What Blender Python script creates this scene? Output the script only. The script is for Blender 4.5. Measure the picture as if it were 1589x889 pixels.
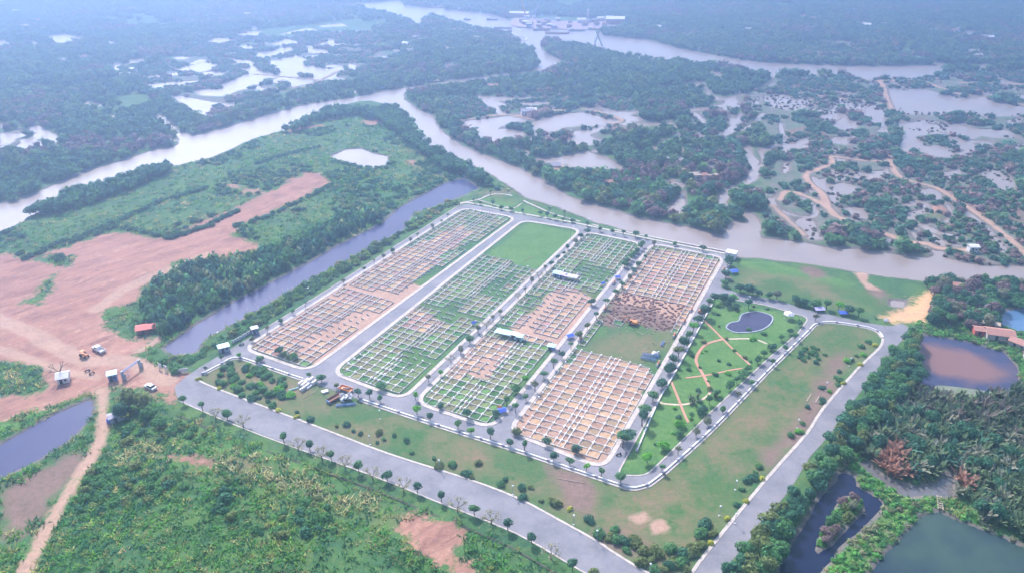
import bpy, math, random
import numpy as np
from mathutils import Vector
from mathutils.geometry import tessellate_polygon
rnd = random.Random(7)
R = np.random.default_rng(11)
rad = math.radians
sc = bpy.context.scene
for o in list(bpy.data.objects): bpy.data.objects.remove(o)
COL = sc.collection
# ------------------------------------------------------------------ camera
F = 1177.0; CX = 794.5; CY = 444.5; H = 150.0; PT = rad(28)
cam = bpy.data.cameras.new('camera'); camo = bpy.data.objects.new('camera', cam); COL.objects.link(camo)
camo.location = (0, 0, H); camo.rotation_euler = (rad(90) - PT, 0, 0)
cam.sensor_width = 36; cam.lens = F / 1589 * 36; cam.clip_start = 1; cam.clip_end = 9000
sc.camera = camo
# ------------------------------------------------------------------ light
SUN_EL, SUN_AZ = rad(43), rad(-25)           # azimuth from +Y towards +X; the sun stands beyond the site, to the left
w = bpy.data.worlds.new('World'); sc.world = w; w.use_nodes = True
nt = w.node_tree; bg = nt.nodes['Background']
sky = nt.nodes.new('ShaderNodeTexSky'); sky.sky_type = 'NISHITA'; sky.sun_disc = False
sky.sun_elevation = SUN_EL; sky.sun_rotation = SUN_AZ; sky.air_density = 1.3; sky.dust_density = 2.5
nt.links.new(sky.outputs[0], bg.inputs[0]); bg.inputs[1].default_value = 0.15
sl = bpy.data.lights.new('sun', 'SUN'); so = bpy.data.objects.new('sun', sl); COL.objects.link(so)
sl.energy = 4.3; sl.angle = rad(1.5); sl.color = (1, 0.96, 0.95)
sd = Vector((math.sin(SUN_AZ) * math.cos(SUN_EL), math.cos(SUN_AZ) * math.cos(SUN_EL), math.sin(SUN_EL)))
so.rotation_euler = sd.to_track_quat('Z', 'Y').to_euler(); so.location = (0, 300, 400)
sc.view_settings.view_transform = 'Standard'; sc.view_settings.look = 'None'
sc.view_settings.exposure = 1.08; sc.view_settings.gamma = 1
sc.render.engine = 'CYCLES'; sc.cycles.volume_bounces = 1; sc.cycles.max_bounces = 5
HAZE = 0.00112; HAZE_COL = (0.42, 0.60, 1.0)

# ------------------------------------------------------------------ helpers
def P(x, y, z=0.0):
    a = (x - CX) / F; b = -(y - CY) / F
    dy = math.cos(PT) + b * math.sin(PT); dz = -math.sin(PT) + b * math.cos(PT)
    t = (H - z) / -dz
    return (t * a, t * dy)
def PP(l): return [P(*p) for p in l]
def smooth(pts, n=3, closed=True):
    p = np.array(pts, float); N = len(p); out = []
    for i in range(N if closed else N - 1):
        if closed: a, b, c, d = p[i-1], p[i], p[(i+1) % N], p[(i+2) % N]
        else: a, b, c, d = p[max(i-1, 0)], p[i], p[i+1], p[min(i+2, N-1)]
        for k in range(n):
            t = k / n
            out.append(0.5 * ((2*b) + (c-a)*t + (2*a-5*b+4*c-d)*t*t + (3*b-a-3*c+d)*t**3))
    if not closed: out.append(p[-1])
    return [tuple(q) for q in out]
def fillet(pts, r, n=6):
    out = []; N = len(pts)
    for i in range(N):
        a, b, c = (np.array(pts[(i + k) % N], float) for k in (-1, 0, 1))
        u = a - b; v = c - b; lu = np.hypot(*u); lv = np.hypot(*v); u /= lu; v /= lv
        k = min(r, lu * .45, lv * .45)
        s = b + u * k; e = b + v * k
        for j in range(n + 1):
            t = j / n; out.append(tuple((1-t)**2 * s + 2*t*(1-t) * b + t*t * e))
    return out
def inpoly(X, Y, pts):
    ins = np.zeros(np.shape(X), bool); p = np.array(pts); n = len(p)
    for i in range(n):
        x0, y0 = p[i-1]; x1, y1 = p[i]
        if y0 == y1: continue
        c = ((y0 > Y) != (y1 > Y)) & (X < (x1-x0) * (Y-y0) / (y1-y0) + x0)
        ins ^= c
    return ins
def sdf(X, Y, pts, m=14.0, closed=True):
    """signed distance (inside > 0), clipped to m; X, Y flat arrays"""
    p = np.array(pts, float); out = np.full(X.shape, -m)
    x0, y0 = p.min(0) - m; x1, y1 = p.max(0) + m
    idx = np.nonzero((X > x0) & (X < x1) & (Y > y0) & (Y < y1))[0]
    if len(idx) == 0: return out
    x = X[idx]; y = Y[idx]; d = np.full(x.shape, 1e9)
    n = len(p)
    for i in range(0 if closed else 1, n):
        ax, ay = p[i-1]; bx, by = p[i]; ex, ey = bx-ax, by-ay; L = ex*ex + ey*ey + 1e-9
        t = np.clip(((x-ax)*ex + (y-ay)*ey) / L, 0, 1)
        d = np.minimum(d, (x-ax-t*ex)**2 + (y-ay-t*ey)**2)
    d = np.sqrt(d)
    if closed: d = np.where(inpoly(x, y, p), d, -d)
    out[idx] = np.clip(d if closed else -d, -m, m)
    return out
def noise(X, Y, s, seed=0, octv=3):
    out = 0; amp = 1; tot = 0
    for o in range(octv):
        x = X / s + 37.7 * seed + 1000; y = Y / s + 91.3 * seed + 1000
        xi = np.floor(x).astype(np.int64); yi = np.floor(y).astype(np.int64)
        fx = x - xi; fy = y - yi; fx = fx*fx*(3-2*fx); fy = fy*fy*(3-2*fy)
        def h(a, b):
            n = (a * 374761393 + b * 668265263 + seed * 1274126177 + o * 974711) & 0xffffffff
            n = ((n ^ (n >> 13)) * 1274126177) & 0xffffffff
            return ((n ^ (n >> 16)) & 0xffff) / 65535.0
        v = (h(xi, yi)*(1-fx) + h(xi+1, yi)*fx)*(1-fy) + (h(xi, yi+1)*(1-fx) + h(xi+1, yi+1)*fx)*fy
        out = out + amp * v; tot += amp; amp *= .5; s = s / 2
    return out / tot
def link(o, parent=None):
    COL.objects.link(o)
    if parent is not None: o.parent = parent
    return o
def mesh_np(name, V, T, mat, colr=None, k=3):
    me = bpy.data.meshes.new(name); V = np.asarray(V, np.float32); T = np.asarray(T, np.int32)
    me.vertices.add(len(V)); me.vertices.foreach_set('co', V.ravel())
    n = len(T); me.loops.add(n * k); me.loops.foreach_set('vertex_index', T.ravel())
    me.polygons.add(n); me.polygons.foreach_set('loop_start', np.arange(0, n*k, k, dtype=np.int32))
    if colr is not None:
        a = me.color_attributes.new('Col', 'FLOAT_COLOR', 'POINT')
        c = np.ones((len(V), 4), np.float32); c[:, :3] = colr; a.data.foreach_set('color', c.ravel())
    me.materials.append(mat); me.update(calc_edges=True)
    return me
def obj(name, V, Fs, mat, parent=None, loc=None, rz=0):
    me = bpy.data.meshes.new(name); me.from_pydata([tuple(v) for v in V], [], Fs); me.materials.append(mat); me.update()
    o = bpy.data.objects.new(name, me); link(o, parent)
    if loc is not None: o.location = loc; o.rotation_euler.z = rz
    return o
def thing(name, label, cat, loc=(0, 0, 0), rz=0, group=None):
    o = bpy.data.objects.new(name, None); COL.objects.link(o); o.location = loc; o.rotation_euler.z = rz
    o.empty_display_size = .5
    return tag(o, label, cat, group)
def tag(o, label, cat, group=None):
    o['label'] = label; o['category'] = cat
    if group: o['group'] = group
    return o
def struct(o): o['kind'] = 'structure'; return o
def copy_tree(o, parent=None):
    c = o.copy(); COL.objects.link(c); c.parent = parent
    for ch in o.children: copy_tree(ch, c)
    return c
class G:
    """collects simple solids into one mesh"""
    def __init__(s): s.V = []; s.F = []
    def add(s, V, Fs):
        n = len(s.V); s.V += [tuple(v) for v in V]; s.F += [tuple(i + n for i in f) for f in Fs]; return s
    def box(s, cx, cy, z0, sx, sy, sz, rz=0, taper=1.0):
        c, q = math.cos(rz), math.sin(rz); V = []
        for z, k in ((z0, 1), (z0 + sz, taper)):
            for a, b in ((-1, -1), (1, -1), (1, 1), (-1, 1)):
                x = a*sx/2*k; y = b*sy/2*k; V.append((cx + x*c - y*q, cy + x*q + y*c, z))
        return s.add(V, [(3, 2, 1, 0), (4, 5, 6, 7), (0, 1, 5, 4), (1, 2, 6, 5), (2, 3, 7, 6), (3, 0, 4, 7)])
    def tube(s, a, b, r0, r1=None, n=6):
        r1 = r0 if r1 is None else r1; a = Vector(a); b = Vector(b); d = (b-a).normalized()
        u = d.orthogonal().normalized(); v = d.cross(u); V = []
        for p, r in ((a, r0), (b, r1)):
            for k in range(n):
                t = 2*math.pi*k/n; V.append(p + u*math.cos(t)*r + v*math.sin(t)*r)
        Fs = [(k, (k+1) % n, n+(k+1) % n, n+k) for k in range(n)] + [tuple(range(n))[::-1], tuple(range(n, 2*n))]
        return s.add(V, Fs)
    def ball(s, c, r, sz=1.0, n=8, m=5):
        V = []; Fs = []
        for i in range(m+1):
            ph = math.pi * i / m
            for k in range(n):
                t = 2*math.pi*k/n; V.append((c[0]+r*math.sin(ph)*math.cos(t), c[1]+r*math.sin(ph)*math.sin(t), c[2]+r*sz*math.cos(ph)))
        for i in range(m):
            for k in range(n): Fs.append((i*n+k, (i+1)*n+k, (i+1)*n+(k+1) % n, i*n+(k+1) % n))
        return s.add(V, Fs)
    def gable(s, sx, sy, z0, rise, th=.12, cx=0, cy=0):
        x = sx/2; y = sy/2
        V = [(cx-x, cy-y, z0), (cx+x, cy-y, z0), (cx+x, cy, z0+rise), (cx-x, cy, z0+rise), (cx-x, cy+y, z0), (cx+x, cy+y, z0)]
        V += [(a, b, c+th) for a, b, c in V]
        return s.add(V, [(3, 2, 1, 0), (5, 2, 3, 4), (6, 7, 8, 9), (9, 8, 11, 10), (0, 1, 7, 6), (4, 10, 11, 5), (1, 2, 8, 7), (2, 5, 11, 8), (0, 6, 9, 3), (3, 9, 10, 4)])
    def prism(s, pts, z0, z1):
        n = len(pts); V = [(x, y, z0) for x, y in pts] + [(x, y, z1) for x, y in pts]
        return s.add(V, [tuple(range(n))[::-1], tuple(range(n, 2*n))] + [(k, (k+1) % n, n+(k+1) % n, n+k) for k in range(n)])
    def ribbon(s, pts, wid, z0, h, closed=False, off=0.0):
        """a raised strip of rectangular section along a line"""
        p = np.array(pts, float); N = len(p); V = []
        for i in range(N):
            if closed: a, b = p[i-1], p[(i+1) % N]
            else: a, b = p[max(i-1, 0)], p[min(i+1, N-1)]
            d = b - a; d = d / (np.hypot(*d) + 1e-9); nn = np.array([d[1], -d[0]])
            l = p[i] + nn * (off - wid/2); r_ = p[i] + nn * (off + wid/2)
            V += [(l[0], l[1], z0), (l[0], l[1], z0+h), (r_[0], r_[1], z0+h), (r_[0], r_[1], z0)]
        Fs = []
        for i in range(N if closed else N-1):
            j = (i+1) % N
            for k in range(3): Fs.append((4*i+k, 4*i+k+1, 4*j+k+1, 4*j+k))
        if not closed: Fs += [(0, 1, 2, 3), (4*N-1, 4*N-2, 4*N-3, 4*N-4)]
        return s.add(V, Fs)
    def build(s, name, mat, parent=None, loc=None, rz=0): return obj(name, s.V, s.F, mat, parent, loc, rz)
def area(pts): p = np.array(pts); return .5*np.sum(p[:, 0]*np.roll(p[:, 1], -1) - np.roll(p[:, 0], -1)*p[:, 1])
def sheet(name, loops, z, mat):
    L = [[Vector((x, y, z)) for x, y in lp] for lp in loops]
    T = tessellate_polygon(L); V = [tuple(v) for lp in L for v in lp]; Fs = []
    for t in T:
        a, b, c = (V[i] for i in t)
        if (b[0]-a[0])*(c[1]-a[1]) - (c[0]-a[0])*(b[1]-a[1]) < 0: t = (t[0], t[2], t[1])
        Fs.append(tuple(t))
    return struct(obj(name, V, Fs, mat))

# ------------------------------------------------------------------ materials
def mat(name, c, rough=.8, c2=None, sc_=1.0, bump=0.0, metal=0, spec=.3, attr=False, emit=0):
    m = bpy.data.materials.new(name); m.use_nodes = True; n = m.node_tree.nodes; l = m.node_tree.links
    b = n['Principled BSDF']; b.inputs['Roughness'].default_value = rough; b.inputs['Metallic'].default_value = metal
    b.inputs['Specular IOR Level'].default_value = spec
    b.inputs['Base Color'].default_value = (*c, 1)
    if attr:
        a = n.new('ShaderNodeAttribute'); a.attribute_name = 'Col'; l.new(a.outputs['Color'], b.inputs['Base Color'])
    elif c2 is not None:
        g = n.new('ShaderNodeNewGeometry'); t = n.new('ShaderNodeTexNoise'); t.inputs['Scale'].default_value = sc_; t.inputs['Detail'].default_value = 5
        t.inputs['Roughness'].default_value = .65
        l.new(g.outputs['Position'], t.inputs['Vector'])
        r = n.new('ShaderNodeMapRange'); r.inputs[1].default_value = .35; r.inputs[2].default_value = .65; l.new(t.outputs[0], r.inputs[0])
        x = n.new('ShaderNodeMix'); x.data_type = 'RGBA'; x.inputs[6].default_value = (*c, 1); x.inputs[7].default_value = (*c2, 1)
        l.new(r.outputs[0], x.inputs[0]); l.new(x.outputs[2], b.inputs['Base Color'])
        if bump:
            bp = n.new('ShaderNodeBump'); bp.inputs['Strength'].default_value = bump; bp.inputs['Distance'].default_value = .3
            l.new(t.outputs[0], bp.inputs['Height']); l.new(bp.outputs[0], b.inputs['Normal'])
    return m
def leafmat():
    m = mat('leaf_mass', (.06, .1, .04), .8, attr=True, spec=.1); n = m.node_tree.nodes; l = m.node_tree.links
    tr = n.new('ShaderNodeBsdfTranslucent'); hs = n.new('ShaderNodeHueSaturation'); hs.inputs['Value'].default_value = 1.5; mx = n.new('ShaderNodeMixShader'); mx.inputs[0].default_value = .38
    l.new(n['Attribute'].outputs['Color'], hs.inputs['Color']); l.new(hs.outputs[0], tr.inputs[0]); l.new(n['Principled BSDF'].outputs[0], mx.inputs[1]); l.new(tr.outputs[0], mx.inputs[2]); l.new(mx.outputs[0], n['Material Output'].inputs['Surface'])
    return m
M = dict(
    leaf=leafmat(), bed=mat('soil_bed', (.3, .2, .15), .95, attr=True, spec=.1),
    asphalt=mat('asphalt', (.15, .145, .165), .85, (.23, .215, .235), .12, .1),
    cream=mat('cream_concrete', (.54, .46, .41), .85, (.36, .31, .28), .7),
    white=mat('white_plaster', (.8, .76, .74), .7, (.62, .58, .57), 2.0),
    plot=mat('whitewashed_block', (.62, .59, .57), .85, (.38, .33, .30), .5),
    earth=mat('dug_earth', (.23, .12, .09), .95, (.13, .07, .06), 1.0),
    bark=mat('bark', (.2, .15, .11), .9, (.11, .08, .06), 3),
    orange=mat('orange_paint', (.8, .25, .05), .5, (.6, .2, .06), 2), red=mat('red_sheet', (.7, .13, .1), .5, (.55, .12, .1), 1),
    blue=mat('blue_tarp', (.05, .1, .6), .5, (.09, .18, .7), 2), steelblue=mat('blue_steel', (.1, .2, .5), .5, (.15, .25, .45), 2),
    yellow=mat('yellow_tarp', (.8, .7, .08), .6, (.7, .6, .1), 3), teal=mat('teal_sheet', (.35, .6, .62), .5, (.45, .68, .68), 1),
    rust=mat('rusty_metal', (.3, .13, .08), .8, (.2, .1, .08), 2), dark=mat('dark_metal', (.04, .04, .05), .5), glass=mat('dark_glass', (.03, .04, .05), .1, spec=.6),
    tile=mat('clay_roof', (.5, .24, .18), .8, (.38, .19, .16), 1.5), grey=mat('grey_metal', (.35, .37, .42), .5, (.28, .3, .34), 2),
    purple=mat('grey_roof_sheet', (.34, .3, .36), .6, (.26, .24, .3), 2), violet=mat('mauve_tarp', (.55, .48, .75), .6, (.45, .38, .65), 2),
    pave=mat('brick_path', (.52, .25, .17), .85, (.42, .2, .14), 1.5), skin=mat('skin', (.4, .24, .17), .6), cloth=mat('dark_cloth', (.06, .07, .12), .9),
    yleaf=mat('yellow_leaf', (.55, .5, .03), .7, (.35, .4, .04), 3), sand=mat('pale_sand', (.6, .47, .36), .95, (.5, .36, .27), .6, .3),
    globe=mat('white_globe', (.85, .85, .85), .3), wood=mat('weathered_wood', (.4, .32, .24), .9, (.3, .24, .18), 3), rubber=mat('rubber', (.02, .02, .02), .9))

n = M['asphalt'].node_tree.nodes; l = M['asphalt'].node_tree.links; t = n.new('ShaderNodeTexNoise'); t.inputs['Scale'].default_value = .9; t.inputs['Detail'].default_value = 8; t.inputs['Roughness'].default_value = .75
g = n.new('ShaderNodeNewGeometry'); l.new(g.outputs['Position'], t.inputs['Vector']); k_ = n.new('ShaderNodeMapRange'); k_.inputs[1].default_value = .52; k_.inputs[2].default_value = .72; k_.inputs[4].default_value = .6; l.new(t.outputs[0], k_.inputs[0])
x = n.new('ShaderNodeMix'); x.data_type = 'RGBA'; x.inputs[7].default_value = (.34, .28, .26, 1); l.new(k_.outputs[0], x.inputs[0]); b = n['Principled BSDF']; l.new(b.inputs['Base Color'].links[0].from_socket, x.inputs[6]); l.new(x.outputs[2], b.inputs['Base Color'])
# ------------------------------------------------------------------ map traced on the photograph, laid on the ground
SITE_OUT = PP([(270, 600), (286, 586), (307, 571), (353, 544), (400, 516), (511, 448), (600, 391), (712, 320), (724, 317), (760, 323), (800, 332),
    (901, 350), (951, 361), (1032, 378), (1125, 396), (1135, 403), (1126, 430), (1118, 446), (1150, 456), (1208, 466), (1246, 479), (1288, 488),
    (1340, 500), (1383, 506), (1398, 501), (1416, 511), (1388, 540), (1360, 579), (1330, 614), (1305, 645), (1290, 672), (1257, 708), (1227, 758), (1189, 804),
    (1120, 889), (1080, 940), (1040, 965), (990, 930), (901, 884), (800, 826), (675, 776), (576, 736), (405, 673), (320, 638), (277, 622)])
OUTF = PP([(309, 590), (325, 598), (400, 627), (501, 665), (601, 703), (720, 741), (800, 771), (863, 804), (926, 839), (951, 856), (1006, 889), (1045, 905),
    (1072, 889), (1097, 856), (1189, 743), (1252, 672), (1277, 634), (1330, 573), (1365, 539), (1370, 524), (1363, 515), (1340, 507), (1315, 501), (1290, 500), (1267, 503),
    (1252, 516), (1189, 578), (1105, 665), (1027, 736), (1007, 751), (986, 757), (961, 752), (800, 698), (680, 660), (556, 619), (440, 578), (400, 564), (375, 556), (358, 557),
    (315, 580)])
S1 = fillet(PP([(377, 541), (478, 576), (801, 338), (719, 323)]), 6)
S2 = fillet(PP([(514, 578), (625, 620), (902, 357), (811, 342)]), 6)
S3 = fillet(PP([(643, 624), (764, 665), (997, 378), (909, 360)]), 6)
S4 = fillet(PP([(788, 669), (937, 728), (1124, 400), (1012, 378)]), 6)
PARK = fillet(PP([(957, 737), (1002, 738), (1040, 702), (1100, 642), (1190, 558), (1240, 515), (1255, 493), (1190, 474), (1108, 460), (1090, 500), (1045, 580), (1010, 640)]), 3)
RIVER1 = [(-300, 440), (-300, 370), (0, 316), (33, 307), (65, 295), (126, 268), (191, 248), (242, 231), (275, 225), (277, 214), (268, 203), (250, 193), (243, 181), (251, 179), (268, 194), (302, 210), (400, 182), (475, 162),
    (551, 150), (609, 139), (677, 128), (727, 121), (800, 113), (832, 107), (835, 95), (828, 78), (800, 66), (793, 54), (758, 50), (715, 39), (690, 29), (668, 26), (654, 32), (652, 42), (622, 28), (600, 22), (581, 18), (541, 10),
    (480, 7), (420, 3), (480, 4), (541, 5), (591, 3), (619, 1), (627, 8), (672, 12), (712, 17), (760, 22), (790, 32), (800, 40), (850, 45), (926, 48), (936, 55), (1007, 62), (1052, 75), (1127, 89), (1189, 97), (1300, 101),
    (1398, 102), (1504, 99), (1700, 99), (1700, 103), (1589, 103), (1476, 107), (1453, 115), (1430, 121), (1396, 122), (1219, 112), (1199, 129), (1193, 116), (1122, 103), (1064, 98), (1017, 94), (943, 83), (888, 70), (848, 63), (838, 70), (850, 84), (878, 98), (870, 106),
    (846, 112), (800, 120), (727, 130), (677, 137), (640, 141), (626, 147), (632, 158), (652, 171), (672, 179), (676, 190), (690, 207), (715, 225), (758, 243), (800, 258), (845, 280), (880, 303), (921, 316), (976, 333), (1019, 342), (1077, 353),
    (1118, 364), (1128, 350), (1140, 342), (1155, 345), (1178, 350), (1182, 368), (1247, 375), (1295, 385), (1340, 386), (1441, 399), (1447, 388), (1466, 388), (1469, 401), (1542, 411), (1700, 418), (1700, 450), (1567, 441), (1500, 440), (1448, 437), (1365, 427), (1290, 415),
    (1189, 401), (1140, 397), (1102, 386), (1052, 376), (976, 358), (921, 343), (863, 320), (825, 310), (800, 295), (765, 272), (717, 247), (677, 230), (659, 220), (640, 195), (614, 168), (576, 156), (543, 160), (513, 172), (470, 193), (440, 203), (400, 213), (360, 230), (332, 243),
    (277, 256), (222, 271), (189, 281), (101, 306), (45, 336), (0, 358)]
CANAL = [(720, 276), (743, 292), (715, 305), (680, 318), (642, 330), (625, 357), (571, 384), (541, 402), (465, 440), (400, 480), (345, 510), (318, 525), (303, 546), (268, 550), (252, 538), (300, 505), (360, 468), (415, 440), (483, 405), (516, 385), (594, 345), (622, 320), (690, 284)]
POND_L = [(141, 617), (90, 638), (45, 662), (0, 688), (-60, 720), (-60, 772), (0, 742), (60, 712), (108, 682), (140, 650), (146, 630)]
POND_A = [(1302, 730), (1328, 738), (1335, 755), (1373, 776), (1365, 793), (1340, 820), (1300, 858), (1275, 890), (1220, 930), (1208, 878), (1252, 805), (1275, 768), (1296, 748)]
ISLE_A = [(1312, 768), (1336, 776), (1340, 790), (1320, 812), (1298, 832), (1266, 858), (1274, 830), (1292, 798)]
POND_B = [(1428, 801), (1456, 792), (1476, 801), (1542, 826), (1595, 850), (1640, 900), (1640, 980), (1330, 980), (1348, 889), (1370, 860), (1400, 828)]
CREEK_C = [(1328, 715), (1345, 730), (1378, 753), (1403, 770), (1440, 768), (1482, 774), (1482, 730), (1459, 735), (1451, 751), (1403, 753), (1365, 733), (1345, 715)]
POND_D = [(1421, 518), (1450, 520), (1491, 526), (1562, 546), (1584, 574), (1582, 599), (1554, 611), (1504, 615), (1448, 606), (1428, 600), (1426, 560)]
POND_E = [(1559, 481), (1600, 476), (1660, 490), (1640, 525), (1589, 516), (1549, 501)]
PONDS = [[(512, 243), (535, 232), (560, 230), (580, 238), (602, 242), (604, 254), (580, 261), (550, 257)], CANAL, POND_L, POND_B, CREEK_C, POND_D, POND_E, [(1380, 463), (1406, 466), (1404, 477), (1382, 474)],
    [(848, 247), (911, 235), (941, 244), (974, 262), (946, 274), (908, 264), (883, 267), (876, 256)], [(1062, 295), (1067, 332), (1034, 329), (1047, 310)],
    [(707, 189), (778, 181), (805, 191), (753, 199), (730, 197)], [(728, 203), (790, 199), (825, 206), (800, 218), (760, 213)], [(740, 147), (752, 150), (790, 163), (775, 164), (745, 155)],
    [(800, 160), (863, 157), (850, 163), (820, 168)], [(800, 199), (823, 214), (800, 216), (790, 208)], [(820, 186), (860, 178), (900, 174), (950, 186), (960, 194), (900, 196), (850, 200)],
    [(800, 228), (828, 238), (812, 245), (790, 240)], [(1075, 202), (1102, 214), (1122, 203), (1130, 198), (1150, 173), (1155, 180), (1140, 205), (1110, 218), (1085, 214)],
    [(420, 95), (460, 86), (478, 93), (470, 101), (518, 108), (520, 112), (480, 119), (435, 111), (412, 104)], [(412, 125), (450, 118), (492, 123), (480, 130), (455, 135)], [(395, 82), (450, 74), (460, 78), (425, 88), (400, 92)],
    [(370, 108), (395, 103), (405, 110), (430, 117), (400, 118)], [(360, 122), (385, 115), (440, 119), (412, 124), (400, 131), (380, 130)], [(435, 53), (476, 43), (493, 46), (438, 54)], [(493, 40), (530, 36), (540, 41), (500, 43)],
    [(551, 87), (586, 89), (575, 92)], [(541, 98), (553, 101), (551, 111), (540, 109)], [(68, 58), (100, 52), (141, 62), (100, 73), (80, 68)], [(25, 62), (45, 62), (71, 73), (55, 75)], [(-40, 65), (10, 64), (20, 74), (-40, 76)], [(18, 51), (50, 49), (35, 55)], [(20, 3), (48, 2), (40, 7)],
    [(210, 48), (238, 47), (225, 50)], [(318, 65), (335, 58), (380, 62), (340, 69)], [(358, 56), (385, 49), (405, 48), (403, 58)], [(360, 74), (378, 70), (405, 74), (400, 79)], [(345, 91), (355, 89), (395, 96), (392, 104), (370, 98)], [(272, 107), (318, 96), (341, 101), (320, 110), (292, 113)],
    [(213, 121), (275, 112), (278, 116), (230, 124)], [(150, 124), (185, 122), (187, 130), (170, 131)], [(265, 146), (330, 158), (380, 163), (370, 168), (330, 165), (320, 181), (300, 175), (275, 155)], [(340, 129), (370, 121), (395, 127), (392, 136), (355, 144)],
    [(0, 205), (25, 207), (24, 218), (0, 216)], [(28, 193), (36, 207), (30, 208)], [(70, 212), (88, 207), (85, 220), (95, 230)], [(72, 118), (85, 120), (95, 130)], [(60, 102), (78, 100), (75, 103)], [(225, 131), (340, 122), (350, 117), (352, 120), (330, 127), (240, 138)],
    [(1373, 136), (1440, 139), (1475, 150), (1530, 154), (1640, 176), (1640, 182), (1400, 178), (1385, 172), (1377, 150)], [(1490, 140), (1560, 145), (1640, 150), (1640, 165), (1540, 149)], [(1185, 148), (1205, 150), (1200, 160), (1185, 158)], [(398, 133), (418, 138), (440, 137), (405, 146), (392, 143)], [(500, 112), (532, 100), (536, 108), (520, 118), (540, 124), (500, 124), (480, 122)], [(296, 140), (345, 137), (370, 140), (350, 150), (310, 148)], [(290, 100), (310, 92), (330, 93), (300, 100)], [(420, 68), (445, 60), (470, 66), (440, 72)], [(470, 75), (505, 76), (512, 84), (490, 82)], [(640, 52), (680, 50), (670, 55)], [(690, 98), (712, 100), (700, 108), (688, 106)], [(1230, 215), (1260, 212), (1255, 222), (1235, 226)], [(1120, 232), (1150, 228), (1140, 240)], [(1500, 205), (1560, 200), (1589, 215), (1540, 214)], [(1560, 225), (1600, 230), (1600, 238), (1570, 236)], [(1215, 250), (1228, 246), (1224, 268), (1214, 270)], [(1420, 290), (1440, 296), (1432, 302)], [(1165, 240), (1180, 250), (1172, 262)], [(1189, 165), (1250, 152), (1262, 158), (1225, 172)],
    [(1392, 186), (1400, 184), (1415, 205), (1420, 228), (1405, 250), (1395, 240)], [(1362, 372), (1378, 366), (1400, 372), (1408, 380), (1385, 378)], [(1330, 368), (1345, 357), (1350, 362), (1335, 370)], [(1430, 355), (1445, 360), (1470, 375), (1500, 382), (1465, 383), (1450, 378)],
    [(1460, 268), (1490, 262), (1495, 272), (1470, 278)], [(1450, 237), (1475, 236), (1470, 241)], [(1212, 78), (1250, 79), (1245, 83), (1215, 83)], [(1260, 320), (1272, 328), (1264, 338), (1255, 332)], [(1305, 322), (1340, 318), (1350, 340), (1330, 338)], [(960, 152), (1000, 150), (990, 156)],
    [(1490, 325), (1510, 330), (1545, 362), (1570, 392), (1555, 392), (1530, 362)]]
MARSH = [[(1290, 195), (1340, 160), (1370, 165), (1382, 215), (1385, 240), (1290, 235)], [(1290, 240), (1375, 250), (1382, 270), (1350, 285), (1300, 310), (1295, 330), (1275, 290), (1262, 275), (1285, 255)],
    [(1225, 66), (1290, 62), (1330, 66), (1380, 80), (1350, 82), (1300, 74), (1230, 72)], [(820, 186), (900, 172), (965, 190), (900, 215), (830, 215)], [(0, 190), (60, 195), (95, 215), (60, 235), (0, 235)], [(1189, 140), (1290, 150), (1350, 165), (1290, 190), (1200, 180)], [(1400, 190), (1589, 200), (1589, 240), (1430, 250)], [(1440, 250), (1560, 260), (1589, 300), (1500, 290)]]
CHAN = [([(1155, 225), (1168, 255), (1168, 275), (1140, 292), (1118, 312), (1135, 325), (1165, 335), (1172, 355)], 3.2), ([(991, 240), (1027, 224), (1052, 207)], 2.0), ([(1185, 176), (1165, 195), (1140, 209)], 2), ([(1260, 276), (1278, 305), (1295, 330), (1320, 341), (1350, 350)], 3.2),
    ([(1385, 322), (1405, 318), (1430, 312), (1440, 325), (1410, 335), (1450, 358), (1490, 368)], 2.6), ([(1196, 312), (1205, 322), (1225, 342), (1250, 365), (1285, 367)], 2.4), ([(1210, 190), (1215, 210), (1218, 240)], 1.8), ([(1197, 312), (1215, 300), (1245, 306), (1265, 322), (1262, 336), (1235, 334), (1212, 326)], 1.3),
    ([(1380, 420), (1395, 300), (1400, 260)], .6), ([(400, 132), (420, 142), (470, 140), (520, 128)], 1.2), ([(300, 185), (330, 180), (400, 172), (430, 160)], 1.0), ([(640, 112), (700, 108), (760, 112)], .9), ([(1130, 430), (1131, 431)], .1)]
DIKES = [([(1287, 244), (1292, 252), (1272, 262), (1252, 269), (1254, 282), (1275, 300), (1283, 317), (1297, 335), (1330, 347), (1365, 360), (1411, 375), (1441, 379), (1456, 385), (1504, 388)], 2.0), ([(1377, 237), (1385, 257), (1393, 272), (1416, 282), (1453, 292), (1486, 312), (1542, 350), (1600, 402)], 1.6),
    ([(1210, 310), (1222, 297), (1252, 305), (1275, 317), (1285, 325)], 1.5), ([(1287, 242), (1340, 249), (1378, 251)], 1.5), ([(1197, 318), (1222, 340), (1249, 365)], 1.2), ([(1340, 124), (1363, 126), (1401, 125), (1431, 126), (1458, 136), (1489, 146), (1537, 151), (1620, 172)], 1.9),
    ([(1363, 126), (1371, 135), (1376, 151), (1384, 170)], 1.9), ([(1189, 138), (1290, 151), (1370, 161)], 1.4), ([(1489, 128), (1600, 131)], 1.8), ([(800, 181), (901, 169), (966, 186), (945, 192)], 1.5), ([(410, 136), (470, 135), (525, 110)], 1.2), ([(395, 115), (470, 122), (540, 130)], 1.2), ([(700, 190), (780, 178), (830, 186)], 1.2), ([(620, 108), (700, 96)], .8)]

U = np.array([math.cos(rad(63.4)), math.sin(rad(63.4))]); W_ = np.array([math.sin(rad(63.4)), -math.cos(rad(63.4))])

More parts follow.
